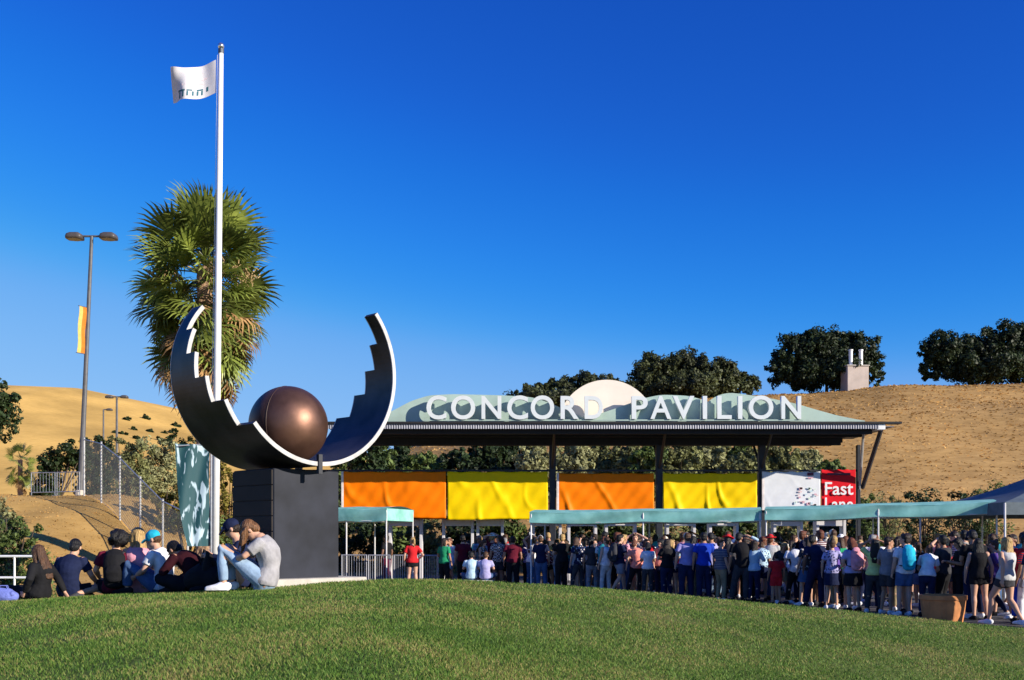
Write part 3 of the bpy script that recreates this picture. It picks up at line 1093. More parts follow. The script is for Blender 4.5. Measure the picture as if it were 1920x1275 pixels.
# ---------------------------------------------------------------- lamp posts
def lamp(label, foot, top, Y, r_, head, double=True, banner=False):
    a = P(foot[0], foot[1], Y)
    a.z = gz(a.x, Y)
    b = P(top[0], top[1], Y)
    root = thing('lamp_post', label, 'lamp post', a, 0, 'parking lamp posts on the bank')
    MB().loft([a, b], [r_, r_ * .62], 12, cap='flat').build('pole', M_lamp, root)
    MB().loft([a, a + Vector((0, 0, r_ * 3))], [r_ * 1.9, r_ * 1.8], 12, cap='flat').build('concrete_foot', M_conc, root)
    sides = (-1, 1) if double else (1,)
    for s in sides:
        arm = b + Vector((s * head * .55, 0, 0))
        MB().tube(b, arm + Vector((s * .05, 0, 0)), r_ * .4).build('arm', M_lamp, root)
        c = b + Vector((s * head * 1.05, 0, -0.02 * head))
        # dished shoebox head: rounded on top, flat lens below
        mb = MB()
        ring = [(1.0, -.16), (1.02, -.02), (.92, .12), (.6, .22), (0.2, .25)]
        vs, fs = [], []
        ns = 18
        for k_, z in ring:
            for i in range(ns):
                an = 2 * math.pi * i / ns
                ca, sa = math.cos(an), math.sin(an)
                vs.append(c + Vector((math.copysign(abs(ca) ** .4, ca) * k_ * head * .5, math.copysign(abs(sa) ** .4, sa) * k_ * head * .42, z * head)))
        for q in range(len(ring) - 1):
            for i in range(ns):
                j = (i + 1) % ns
                fs.append((q * ns + i, q * ns + j, (q + 1) * ns + j, (q + 1) * ns + i))
        fs.append(tuple(range(ns - 1, -1, -1)))
        fs.append(tuple(range((len(ring) - 1) * ns, len(ring) * ns)))
        mb.add(vs, fs)
        ho = mb.build('lamp_head', mat('lamp_head_paint', (0.085, 0.075, 0.07), 0.45, var=.1), root, smooth=True)
        MB().loft([c + Vector((0, 0, -.165 * head)), c + Vector((0, 0, -.185 * head))], [head * .42, head * .4], 16, cap='flat', side=(1, 0, 0)).build('lens', mat('lamp_lens', (0.12, 0.12, 0.12), 0.15), ho)
    return root, a, b


LP, la, lb_ = lamp('tall double headed lamp post with an orange banner by the fence', (150, 905), (172, 443), 45, 0.115, 0.68)
# pole banner
def lamp_banner():
    Y = 45

    def at(y):
        t = (905 - y) / (905 - 443)
        return P(150 + 22 * t, y, Y)
    a, b = at(577), at(664)
    w = 0.34
    dirv = Vector((-.52, -.85, 0)).normalized()
    root = thing('pole_banner', 'narrow orange and yellow banner strapped to the tall lamp post', 'banner', b)
    for nm, k0, k1, col in (('banner_half', .0, .55, (0.78, 0.25, 0.02)), ('banner_half', .55, 1.0, (0.80, 0.60, 0.16))):
        mb = MB()
        n = 8
        vs, fs = [], []
        for off in (-.006, .006):
            for j in range(n + 1):
                for k_ in (k0, k1):
                    p = a.lerp(b, j / n) + dirv * (.09 + w * k_) + Vector((off + .02 * math.sin(j * 1.1 + k_), off, 0))
                    vs.append(p)
        K = 2 * (n + 1)
        for j in range(n):
            fs.append((2 * j, 2 * j + 1, 2 * j + 3, 2 * j + 2))
            fs.append((K + 2 * j, K + 2 * j + 2, K + 2 * j + 3, K + 2 * j + 1))
        mb.add(vs, fs)
        mb.build(nm, mat('pole_banner_%d' % int(k0 * 100), col, .7, transl=.3), root, fix=False)
    for p in (a, b):
        MB().tube(p, p + dirv * (.14 + w), .018).build('bracket_arm', M_lamp, root)


lamp_banner()
lamp('small distant double headed lamp post above the bank bushes', (219, 832), (219, 744), 62, 0.09, 0.42)
lamp('short distant single headed lamp post left of the small double one', (194, 826), (194, 768), 64, 0.07, 0.34, double=False)

# ---------------------------------------------------------------- fences on the bank
def chain_fence():
    a = Vector((px_x(158, 42.5), 42.5, 0))
    b = Vector((px_x(352, 33.5), 33.5, 0))
    root = thing('chain_link_fence', 'grey chain link fence stepping down the dry bank', 'fence', (a.x, a.y, gz(a.x, a.y)))
    n = 5
    H = 2.25

    def g(t):
        p = a.lerp(b, t)
        p.z = gz(p.x, p.y)
        return p
    for i in range(n + 1):
        p = g(i / n)
        o = MB().tube(p - Vector((0, 0, .2)), p + Vector((0, 0, H + .05)), 0.035).build('post', mat('fence_post', (0.55, 0.55, 0.53), .5, metal=.3), root)
        MB().ell(p + Vector((0, 0, H + .06)), (.042, .042, .03), nu=8, nv=6).build('post_cap', M_steel, o)
    for i in range(n):
        MB().tube(g(i / n) + Vector((0, 0, H)), g((i + 1) / n) + Vector((0, 0, H)), .022).build('top_rail', M_steel, root)
        MB().tube(g(i / n) + Vector((0, 0, .08)), g((i + 1) / n) + Vector((0, 0, .08)), .008).build('bottom_wire', M_steel, root)
    L = (b - a).length
    mb = MB()
    s = 0.13
    m = int((L + H) / s)
    for sg in (1, -1):
        for i in range(m):
            # diagonal in (along, height) space
            u0 = i * s - (H if sg > 0 else 0)
            pts = []
            for q in range(9):
                hh = H * q / 8
                uu = u0 + (hh if sg > 0 else -hh)
                if 0 <= uu <= L:
                    p = g(uu / L)
                    pts.append(p + Vector((0, 0, .08 + (H - .1) * q / 8)))
            if len(pts) > 1:
                mb.loft(pts, [.006] * len(pts), 3, cap='flat')
    w = mb.build('chain_link_mesh', M_wire, root, fix=False)
    w['kind'] = 'stuff'


chain_fence()


def pipe_barrier(label, p0, p1, H, nb, name='pipe_barrier', material=None, group=None, cat='barrier', bars=True, ground=None):
    material = material or M_steel
    p0, p1 = Vector(p0), Vector(p1)
    root = thing(name, label, cat, p0, 0, group)
    up = Vector((0, 0, 1))
    d = (p1 - p0).normalized()
    for t in (0.02, .98):
        q = p0.lerp(p1, t)
        o = MB().tube(q, q + up * H, .022).build('post', material, root)
        MB().box(q + up * .015, (.06, .42, .03), math.atan2(d.y, d.x)).build('foot', material, root)
    for z in (H, .16):
        MB().tube(p0 + up * z, p1 + up * z, .02).build('rail', material, root)
    if bars:
        for i in range(1, nb):
            q = p0.lerp(p1, i / nb)
            MB().tube(q + up * .16, q + up * H, .009, n=6).build('bar', material, root)
    return root


for i, (x0, x1) in enumerate(((58, 104), (106, 150))):
    a, b = P(x0, 925, 43), P(x1, 928, 43)
    a.z, b.z = gz(a.x, 43), gz(b.x, 43)
    pipe_barrier('grey barred barrier on the bank ' + ('nearer the young palm' if i == 0 else 'right beside the tall lamp post'), a, b, 0.95, 8, group='barriers on the bank')
# white handrail at the far left
def handrail():
    Y = 25.0
    a, b = P(-60, 1043, Y), P(72, 1043, Y)
    root = thing('handrail', 'white tubular handrail in front of the leafy green bush', 'handrail', (a.x, Y, 0))
    for z in (a.z, a.z - .5):
        MB().tube((a.x, Y, z), (b.x, Y, z), .028).build('rail', M_white, root)
    for t in (0, .33, .66, 1):
        x = a.x + (b.x - a.x) * t
        MB().tube((x, Y, -.1), (x, Y, a.z - .02), .025).build('post', M_white, root)


handrail()


# ---------------------------------------------------------------- teal feather banner
def feather_banner():
    Y = 24.0
    base = P(396, 1010, Y)
    base.z = max(0, float(lawn_z(base.x, Y)))
    root = thing('vertical_banner', 'tall teal banner with white swirls on a pole left of the flagpole', 'banner', base)
    MB().tube(base, P(396, 826, Y), .022).build('pole', M_steel, root)
    MB().tube(P(396, 832, Y), P(334, 836, Y - .3), .014).build('top_arm', M_steel, root)
    m = bpy.data.materials.new('teal_swirl_print')
    m.use_nodes = True
    nt = m.node_tree
    b = nt.nodes['Principled BSDF']
    b.inputs['Roughness'].default_value = .7
    tc = nt.nodes.new('ShaderNodeTexCoord')
    mp = nt.nodes.new('ShaderNodeMapping')
    mp.inputs['Scale'].default_value = (3.2, 3.2, 0.95)
    nz = nt.nodes.new('ShaderNodeTexNoise')
    nz.inputs['Scale'].default_value = 1.7
    nz.inputs['Distortion'].default_value = 1.4
    r = nt.nodes.new('ShaderNodeValToRGB')
    e = r.color_ramp.elements
    e[0].position = .54
    e[0].color = (.007, .060, .070, 1)
    e[1].position = .60
    e[1].color = (.40, .52, .58, 1)
    nt.links.new(tc.outputs['Object'], mp.inputs[0])
    nt.links.new(mp.outputs[0], nz.inputs[0])
    nt.links.new(nz.outputs['Fac'], r.inputs[0])
    nt.links.new(r.outputs[0], b.inputs['Base Color'])
    mb = MB()
    nu, nv = 10, 24
    vs, fs = [], []
    for off in (-.005, .005):
        for j in range(nv + 1):
            for i in range(nu + 1):
                x = 336 + 57 * i / nu + 6 * (j / nv) ** 2 * (1 - i / nu) * 4
                p = P(x, 834 + 190 * j / nv, Y)
                vs.append((p.x, Y - .3 * (1 - i / nu) + .05 * math.sin(i * .9 + j * .25) + off, p.z))
    K = (nu + 1) * (nv + 1)
    for j in range(nv):
        for i in range(nu):
            p = j * (nu + 1) + i
            fs.append((p, p + 1, p + nu + 2, p + nu + 1))
            fs.append((K + p, K + p + nu + 1, K + p + nu + 2, K + p + 1))
    mb.add(vs, fs)
    mb.build('cloth', m, root, smooth=True, fix=False)


feather_banner()

# ---------------------------------------------------------------- pavilion
YE, YB, YR = 38.95, 41.6, 44.6      # eave, banner plane, rear eave


def pavilion():
    x0, x1 = px_x(612, YE), px_x(1648, YE)
    root = thing('pavilion', 'long open entrance pavilion with dark flat roof and steel columns', 'pavilion', ((x0 + x1) / 2, YB, 0))
    z_e = P(0, 804, YE).z
    m_sof = mat('roof_shade_dark', (0.016, 0.015, 0.017), .7, var=.2)  # near-black puts the shade under the roof into the colour
    m_fas = mat('fascia_metal', (0.17, 0.175, 0.21), .45, metal=.3, var=.1)
    # roof deck
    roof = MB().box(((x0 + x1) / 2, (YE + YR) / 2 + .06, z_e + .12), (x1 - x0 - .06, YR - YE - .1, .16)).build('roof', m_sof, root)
    # corrugated fascia
    mb = MB()
    n = int((x1 - x0) / .045)
    zt = P(0, 795, YE).z
    vs, fs = [], []
    for i in range(n + 1):
        x = x0 + (x1 - x0) * i / n
        y = YE - .022 * (i % 2)
        vs += [(x, y, z_e), (x, y, zt)]
    for i in range(n):
        fs.append((2 * i, 2 * i + 2, 2 * i + 3, 2 * i + 1))
    mb.add(vs, fs)
    mb.build('corrugated_fascia', m_fas, roof, fix=False)
    xr = px_x(1690, YE)
    MB().box(((x0 + xr) / 2, YE + .1, zt + .045), (xr - x0, .36, .075)).build('gutter_shadow_edge', m_sof, roof)  # black strip along the edge draws the gutter's shadow line
    MB().box(((x1 + xr) / 2 + .02, (YE + YR) / 2 + .3, zt - .02), (xr - x1 - .08, YR - YE - .8, .03)).build('end_overhang', m_fas, roof)
    # purlins below the deck
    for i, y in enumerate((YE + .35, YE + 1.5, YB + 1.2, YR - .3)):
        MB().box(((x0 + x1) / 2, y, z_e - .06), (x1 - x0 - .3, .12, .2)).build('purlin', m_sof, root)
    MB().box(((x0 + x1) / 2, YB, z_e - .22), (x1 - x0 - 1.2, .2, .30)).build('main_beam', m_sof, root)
    zb = z_e - .36
    for x in (560, 1036, 1236, 1428):
        X = px_x(x, YB)
        o = MB().bbox((X, YB + .02, zb / 2), (.26, .26, zb), .02).build('column', M_dark, root)
        MB().bbox((X, YB + .02, .1), (.42, .42, .2), .02).build('column_foot', M_conc, o)
        for s in (-1, 1):
            MB().tube((X, YB + s * .1, zb - .9), (X, YB + s * 1.6, zb + .28), .05).build('bracket', M_dark, o)
    X = px_x(1609, YB)
    MB().bbox((X, YB, zb / 2), (.13, .2, zb), .015).build('column', M_dark, root)
    p0, p1 = P(1652, 806, YE + .6), P(1617, 915, YB)
    d_ = p1 - p0
    MB().loft([p0, p1], [(.09, .09), (.09, .09)], 4, cap='flat').build('diagonal_strut', M_dark, root)
    MB().loft([p0 + Vector((-.42, .7, .0)), p1 + Vector((-.1, .1, -.3))], [(.05, .05), (.05, .05)], 6, cap='flat').build('inner_strut', mat('pale_strut', (.4, .38, .36), .6), root)
    c = P(1652, 800, YE)
    MB().bbox((c.x, YE + .25, c.z), (.32, .5, .2), .01).build('beam_end', M_white, root)
    # rails that carry the banners
    xa, xb = px_x(560, YB), px_x(1609, YB)
    for y in (882, 972):
        z = P(0, y, YB).z
        MB().box(((xa + xb) / 2, YB + .1, z), (xb - xa, .06, .07)).build('cross_rail', M_dark, root)
    return root


pavilion()


# ---------------------------------------------------------------- sign on the roof
def text_mesh(ch, thick, bold=0.0):
    cu = bpy.data.curves.new('t', 'FONT')
    cu.body = ch
    cu.size = 1.0
    cu.extrude = thick / 2
    cu.offset = bold
    cu.resolution_u = 6
    o = bpy.data.objects.new('t', cu)
    COL.objects.link(o)
    dg = bpy.context.evaluated_depsgraph_get()
    me = bpy.data.meshes.new_from_object(o.evaluated_get(dg))
    bpy.data.objects.remove(o)
    return me


def fit_text(ch, x0, x1, z0, z1, Y, thick, material, parent, name, bold=0.0):
    """text standing upright, front facing -Y, scaled to the given box"""
    me = text_mesh(ch, thick, bold)
    co = np.empty(len(me.vertices) * 3, dtype=np.float32)
    me.vertices.foreach_get('co', co)
    co = co.reshape(-1, 3)
    mn, mx = co.min(0), co.max(0)
    x = x0 + (co[:, 0] - mn[0]) / (mx[0] - mn[0]) * (x1 - x0)
    z = z0 + (co[:, 1] - mn[1]) / (mx[1] - mn[1]) * (z1 - z0)
    y = Y - co[:, 2]
    inv = np.array(wm(parent).inverted())
    w = np.stack([x, y, z, np.ones_like(x)], -1) @ inv.T
    me.vertices.foreach_set('co', w[:, :3].astype(np.float32).ravel())
    me.name = name
    me.materials.clear()
    me.materials.append(material)
    me.polygons.foreach_set('material_index', [0] * len(me.polygons))
    o = bpy.data.objects.new(name, me)
    COL.objects.link(o)
    o.parent = parent
    return o


def sign():
    Ys, Yp = YE + .25, YE + .46
    zt = P(0, 790, YE).z
    root = thing('roof_sign', 'white CONCORD PAVILION letters before pale green hill panels and a cream sun disc', 'sign', (px_x(1150, Ys), Ys, zt))
    m_l = mat('letter_white', (0.70, 0.74, 0.73), .4, var=.03)
    m_p = mat('panel_green', (0.38, 0.50, 0.43), .55, var=.10, scale=1.5)
    m_s = mat('disc_cream', (0.86, 0.76, 0.63), .6, var=.03, scale=2)
    L = [('C', 800, 837), ('O', 846, 891), ('N', 903, 940), ('C', 951, 990), ('O', 995, 1039), ('R', 1051, 1085), ('D', 1096, 1130), ('P', 1184, 1214),
         ('A', 1219, 1258), ('V', 1261, 1301), ('I', 1317, 1325), ('L', 1344, 1371), ('I', 1383, 1391), ('O', 1403, 1449), ('N', 1464, 1501)]
    for ch, a, b in L:
        r_ = ch in 'CO'
        fit_text(ch, px_x(a, Ys), px_x(b, Ys), P(0, 786 + r_, Ys).z, P(0, 743 - r_, Ys).z, Ys, .20, m_l, root, 'letter', .016)
    # the letters stand on a rail
    MB().box((px_x(1150, Ys), Ys, P(0, 788, Ys).z), (px_x(1506, Ys) - px_x(796, Ys), .08, .05)).build('letter_rail', m_p, root)

    def panel(pts, y0, y1, nm='hill_panel'):
        # smooth the outline, extrude
        top = []
        xs_ = [p[0] for p in pts]
        ys_ = [p[1] for p in pts]
        for i in range(61):
            x = xs_[0] + (xs_[-1] - xs_[0]) * i / 60
            y = np.mean([np.interp(x + d, xs_, ys_) for d in (-9, -4, 0, 4, 9)])
            top.append((px_x(x, y0), P(0, y, y0).z))
        z0 = P(0, 789, y0).z - .05
        out = [(top[0][0], z0)] + top + [(top[-1][0], z0)]
        MB().prism(out, y0, y1).build(nm, m_p, root)
    panel([(690, 789), (735, 771), (770, 752), (805, 741), (850, 739), (940, 741), (1000, 745), (1035, 757), (1075, 776), (1110, 788)], Yp + .14, Yp + .2)
    panel([(1085, 788), (1127, 775), (1170, 760), (1210, 746), (1240, 740), (1290, 742), (1320, 750), (1345, 760), (1380, 788)], Yp, Yp + .06)
    panel([(1290, 788), (1322, 757), (1345, 741), (1368, 736), (1400, 740), (1440, 746), (1490, 756), (1530, 768), (1570, 779), (1610, 787), (1622, 789)], Yp + .07, Yp + .13)
    # disc
    Yd = Yp + .24
    c = P(1138, 805, Yd)
    r_ = 93 * Yd / F
    out = [(c.x + r_ * math.cos(R(a)), c.z + r_ * math.sin(R(a))) for a in np.linspace(10.5, 169.5, 64)]
    MB().prism(out, Yd, Yd + .08).build('sun_disc', m_s, root)
    # struts behind
    for x in (780, 900, 1010, 1150, 1230, 1370, 1480):
        p = P(x, 770, Yd + .1)
        MB().tube(p, (p.x, Yd + 1.1, zt), .03).build('back_strut', M_steel, root)


sign()


# ---------------------------------------------------------------- hanging banners
def cloth_fn(seed, x0, x1, z0, z1, Y, amp=.05):
    r = random.Random(seed)
    ph = [r.uniform(0, 6) for _ in range(6)]
    k1, k2 = r.uniform(5, 7), r.uniform(9, 12)

    def f(u, v, off=0.0):
        s1 = u * (x1 - x0) * 1.0 + v * 1.2
        diag = math.sin((u * (x1 - x0) - v * 0.9 * (1 + .3 * math.sin(ph[5]))) * k1 + ph[0])
        env = math.exp(-((u - .35) / .45) ** 2) * (0.4 + .9 * v)
        nz = noise.noise((u * (x1 - x0) * .9, v * 1.1, ph[4]))
        diag = math.sin((u * (x1 - x0) * (1 + .25 * nz) - v * 0.9) * k1 * .8 + ph[0] + 2.2 * nz)
        w = amp * (.35 * max(0, diag) ** 4 * env * 1.8 * (.5 + nz) + .16 * noise.noise((u * (x1 - x0) * 1.6 - v * 2, v * 1.5, ph[3])) + .25 * math.sin(s1 * k2 + ph[1]) * .3 + .35 * math.sin(u * 5 + ph[2]) * (.3 + v * .7))
        sag = .03 * math.sin(math.pi * u * 4) ** 2 * (1 - v)
        return (x0 + (x1 - x0) * u, Y - w + off, z1 + (z0 - z1) * v - sag - .02 * math.sin(u * 7 + ph[3]) * v)
    return f


def sheet(f, nu, nv, thick=.006):
    mb = MB()
    vs, fs = [], []
    for off in (-thick / 2, thick / 2):
        for j in range(nv + 1):
            for i in range(nu + 1):
                vs.append(f(i / nu, j / nv, off))
    K = (nu + 1) * (nv + 1)
    for j in range(nv):
        for i in range(nu):
            p = j * (nu + 1) + i
            fs.append((p, p + nu + 1, p + nu + 2, p + 1))
            fs.append((K + p, K + p + 1, K + p + nu + 2, K + p + nu + 1))
    for i in range(nu):
        fs.append((i, i + 1, K + i + 1, K + i))
        q = nv * (nu + 1)
        fs.append((q + i, K + q + i, K + q + i + 1, q + i + 1))
    for j in range(nv):
        a, b = j * (nu + 1), (j + 1) * (nu + 1)
        fs.append((a, K + a, K + b, b))
        fs.append((a + nu, b + nu, K + b + nu, K + a + nu))
    mb.add(vs, fs)
    return mb


def banners():
    Y = YB - .22
    specs = [('banner', 641, 836, 884, 971, (0.94, 0.20, 0.0), 'orange vinyl banner next to the yellow one by the sculpture', 1),
             ('banner', 839, 1027, 884, 974, (0.92, 0.63, 0.0), 'yellow vinyl banner stretched left of a dark column, beside the first orange banner', 2),
             ('banner', 1045, 1226, 887, 963, (0.94, 0.21, 0.0), 'orange vinyl banner hung between two dark columns', 3),
             ('banner', 1243, 1419, 887, 958, (0.92, 0.61, 0.0), 'yellow vinyl banner hung between two dark columns beside the white banner', 4),
             ('banner', 1431, 1538, 884, 957, (0.74, 0.76, 0.78), 'white vinyl banner with small pink and green logos beside the red banner', 5),
             ('banner', 1540, 1604, 880, 968, (0.72, 0.012, 0.022), 'red vinyl banner lettered Fast Lane at the end column', 6)]
    for nm, a, b, t, bt, col, lab, sd_ in specs:
        f = cloth_fn(sd_, px_x(a, Y), px_x(b, Y), P(0, bt, Y).z, P(0, t, Y).z, Y, (.12 if sd_ < 5 else .03))
        o = sheet(f, 70, 26).build(nm, mat('vinyl_%d' % sd_, col, .5, var=.03, spec=.12, transl=.03), None, smooth=True, fix=False)
        tag(o, lab, 'banner', 'vinyl banners along the pavilion')
        # hem grommets and ties
        for k_ in range(7):
            u = .03 + .94 * k_ / 6
            p = Vector(f(u, .02))
            MB().tube(p + Vector((0, .01, -.02)), (p.x, YB + .08, p.z + .05), .008, n=5).build('tie', M_white, o)
        if sd_ == 1 or sd_ == 3 or sd_ == 5:
            for u in (.012,):
                pts = [Vector(f(u, v / 8)) + Vector((-.03, -.012, 0)) for v in range(9)]
                MB().loft(pts, [(.045, .004)] * 9, 4, side=(1, 0, 0), cap='flat').build('hem', mat('hem_pale', (.75, .68, .64), .6), o)
        if sd_ == 6:
            z = lambda y: P(0, y, Y).z
            fit_text('Fast', px_x(1546, Y), px_x(1599, Y), z(928), z(904), Y - .06, .012, M_white, o, 'lettering', .012)
            fit_text('Lane', px_x(1546, Y), px_x(1599, Y), z(957), z(933), Y - .06, .012, M_white, o, 'lettering', .012)
            MB().box((px_x(1572, Y), Y - .055, z(889)), (.9, .01, .09)).build('stripe', mat('stripe_maroon', (.10, .01, .03), .5), o)
        if sd_ == 5:
            r = random.Random(3)
            z = lambda y: P(0, y, Y).z
            cols = [mat('logo_pink', (.72, .42, .48), .5), mat('logo_green', (.58, .70, .58), .5), mat('logo_rose', (.76, .58, .58), .5), mat('logo_teal', (.52, .66, .70), .5)]
            for i in range(26):
                x, y = r.uniform(1488, 1533), r.uniform(914, 948)
                MB().box((px_x(x, Y), Y - .05, z(y)), (r.uniform(.04, .14), .008, r.uniform(.03, .09)), 0).build('logo_mark', cols[i % 4], o)
            MB().box((px_x(1519, Y), Y - .05, z(889)), (.24, .008, .12)).build('logo_mark', mat('logo_maroon', (.12, .01, .05), .5), o)
            MB().box((px_x(1519, Y), Y - .05, z(896)), (.2, .008, .05)).build('logo_mark', cols[0], o)


banners()

# ---------------------------------------------------------------- entrance gates below the banners
for i, (a, b) in enumerate([(732, 790), (832, 886), (896, 942), (1000, 1050), (1066, 1116), (1136, 1190), (1250, 1300), (1330, 1380), (1450, 1500), (1530, 1580)]):
    Y = YB + .75
    xa, xb = px_x(a, Y), px_x(b, Y)
    H = P(0, 973, Y).z
    g_ = thing('gate_portal', ('white framed entrance gate under the orange banner beside the pedestal' if i == 0 else 'white framed entrance gate under the yellow banner next to the canopy' if i < 3 else 'white framed entrance gate below the ' + ('yellow banner beside the first tall column' if i < 4 else 'orange banner between two columns' if i < 6 else 'yellow banner between two columns' if i < 8 else 'white banner' if i < 9 else 'red banner')), 'gate', ((xa + xb) / 2, Y, 0), 0, 'entrance gates')
    m_g = mat('gate_frame_grey', (.62, .60, .60), .5, var=.06)
    for x in (xa, xb):
        MB().bbox((x, Y, H / 2), (.11, .5, H), .01).build('upright', m_g, g_)
    MB().bbox(((xa + xb) / 2, Y, H - .15), (xb - xa - .115, .46, .26), .01).build('header', m_g, g_)

gb = 'steel crowd barriers in front of the gates'
for i, (a, b, Y, lab) in enumerate([(640, 688, 36.5, 'steel crowd barrier under the small teal canopy'), (690, 732, 36.2, 'steel crowd barrier at the post of the small teal canopy'), (738, 780, 36.0, 'steel crowd barrier behind the person in the red shirt'), (782, 822, 35.8, 'steel crowd barrier beside the person in green'),
                                    (1030, 1090, 34.6, 'steel crowd barrier at the left end of the long teal canopy')]):
    pipe_barrier(lab, (px_x(a, Y), Y, .01), (px_x(b, Y), Y, .01), 1.08, 10, 'crowd_barrier', mat('barrier_grey', (.45, .45, .47), .4, metal=.5), gb)

# ---------------------------------------------------------------- teal canopies
M_teal = mat('teal_canvas', (0.22, 0.56, 0.48), .7, var=.10, scale=2.5, transl=.12, bump=.2, bscale=6, col2=(.30, .64, .56))
M_pole = mat('canopy_pole', (.72, .70, .68), .4, var=.05)


def canopy(label, pa, pb, zA, zB, drop, depth, legs, seed, group='teal shade canopies over the queue'):
    """pa, pb: front ends (x,y); valance from zA/zB down by drop"""
    pa, pb = Vector((*pa, 0)), Vector((*pb, 0))
    d = (pb - pa)
    L = d.length
    d.normalize()
    nrm = Vector((-d.y, d.x, 0))
    if nrm.y < 0:
        nrm = -nrm
    root = thing('shade_canopy', label, 'canopy', (pa.x, pa.y, 0), 0, group)
    r = random.Random(seed)

    def ztop(t):
        return zA + (zB - zA) * t
    # roof sheet: ridge in the middle
    mb = MB()
    nu, nv = 36, 12
    vs, fs = [], []
    for j in range(nv + 1):
        v = j / nv
        for i in range(nu + 1):
            u = i / nu
            bay = abs(math.sin(math.pi * u * legs))
            p = pa + d * (L * u) + nrm * (depth * v)
            z = ztop(u) + .10 * math.sin(math.pi * v) - .05 * bay * (1 if v in (0, 1) else .4)
            vs.append((p.x, p.y, z))
    for j in range(nv):
        for i in range(nu):
            p = j * (nu + 1) + i
            fs.append((p, p + 1, p + nu + 2, p + nu + 1))
    mb.add(vs, fs)
    mb.build('roof_sheet', M_teal, root, smooth=True, fix=False)
    for side, base in (('front', 0.0), ('back', depth)):
        m2 = MB()
        vs, fs = [], []
        for j in range(7):
            v = j / 6
            for i in range(nu + 1):
                u = i / nu
                bay = abs(math.sin(math.pi * u * legs))
                rip = .02 * math.sin(u * L * 5 + 2 * v + seed) * v + .03 * math.sin(u * L * 1.7 + 4 * v)
                p = pa + d * (L * u) + nrm * (base + (rip - .02) * (1 if base == 0 else -1))
                vs.append((p.x, p.y, ztop(u) - .05 * bay - drop * v + .003))
        for j in range(6):
            for i in range(nu):
                p = j * (nu + 1) + i
                fs.append((p, p + nu + 1, p + nu + 2, p + 1))
        m2.add(vs, fs)
        m2.build('valance', M_teal, root, smooth=True, fix=False)
    for e in (0.0, 1.0):
        m2 = MB()
        a = pa + d * (L * e)
        b = a + nrm * depth
        z = ztop(e)
        m2.add([(a.x, a.y, z), (b.x, b.y, z), (b.x, b.y, z - drop), (a.x, a.y, z - drop)], [(0, 1, 2, 3)])
        m2.build('valance', M_teal, root, fix=False)
    for k_ in range(legs + 1):
        u = k_ / legs
        u = min(max(u, .006), .994)
        for v in (.02, depth - .02):
            p = pa + d * (L * u) + nrm * v
            MB().tube((p.x, p.y, 0), (p.x, p.y, ztop(u) - .06), .026).build('leg', M_pole, root)
    for v in (.03, depth - .03):
        a, b = pa + nrm * v, pb + nrm * v
        MB().tube((a.x, a.y, zA - drop - .01), (b.x, b.y, zB - drop - .01), .018).build('side_rail', M_pole, root)
    return root


def xy(px, Y):
    return (px_x(px, Y), Y)


canopy('small teal shade canopy behind the grey pedestal', xy(575, 37.5), xy(725, 36.6), P(0, 954, 37.5).z, P(0, 953, 36.6).z, .42, 2.4, 2, 1)
canopy('long teal shade canopy under the orange and yellow banners', xy(993, 33.2), xy(1428, 31.8), P(0, 960, 33.2).z, P(0, 955, 31.8).z, .33, 2.6, 2, 2)
canopy('long teal shade canopy reaching towards the navy tent', xy(1434, 31.7), xy(1872, 30.0), P(0, 954, 31.7).z, P(0, 940, 30.0).z, .33, 2.6, 2, 3)


def navy_tent():
    Y = 32.0
    c = Vector((px_x(1985, Y), Y, 0))
    hw = 3.0
    ze, zt_ = P(0, 948, Y).z, P(0, 872, Y).z
    root = thing('navy_tent', 'dark navy peaked tent at the edge of the crowd', 'tent', (c.x, c.y, 0))
    m = mat('navy_canvas', (.11, .14, .155), .7, var=.15)
    mb = MB()
    n = 8
    vs, fs = [], []
    for k_ in range(4):
        pass
    cor = [Vector((c.x + sx * hw, c.y + sy * hw, ze)) for sx, sy in ((-1, -1), (1, -1), (1, 1), (-1, 1))]
    apex = Vector((c.x, c.y, zt_))
    for k_ in range(4):
        a, b = cor[k_], cor[(k_ + 1) % 4]
        base = len(mb.v)
        vs = []
        for j in range(n + 1):
            v = j / n
            l, r_ = a.lerp(apex, v), b.lerp(apex, v)
            for i in range(n + 1):
                p = l.lerp(r_, i / n)
                p.z -= .14 * math.sin(math.pi * v) * (1)
                vs.append(p)
        mb.add(vs, [(j * (n + 1) + i, j * (n + 1) + i + 1, (j + 1) * (n + 1) + i + 1, (j + 1) * (n + 1) + i) for j in range(n) for i in range(n)])
    mb.build('peaked_roof', m, root, smooth=True, fix=False)
    for k_ in range(4):
        a, b = cor[k_], cor[(k_ + 1) % 4]
        m2 = MB()
        m2.add([a, b, b - Vector((0, 0, .34)), a - Vector((0, 0, .34))], [(0, 1, 2, 3)])
        m2.build('valance', m, root, fix=False)
        MB().tube((a.x, a.y, 0), (a.x, a.y, ze - .02), .03).build('leg', M_pole, root)


navy_tent()

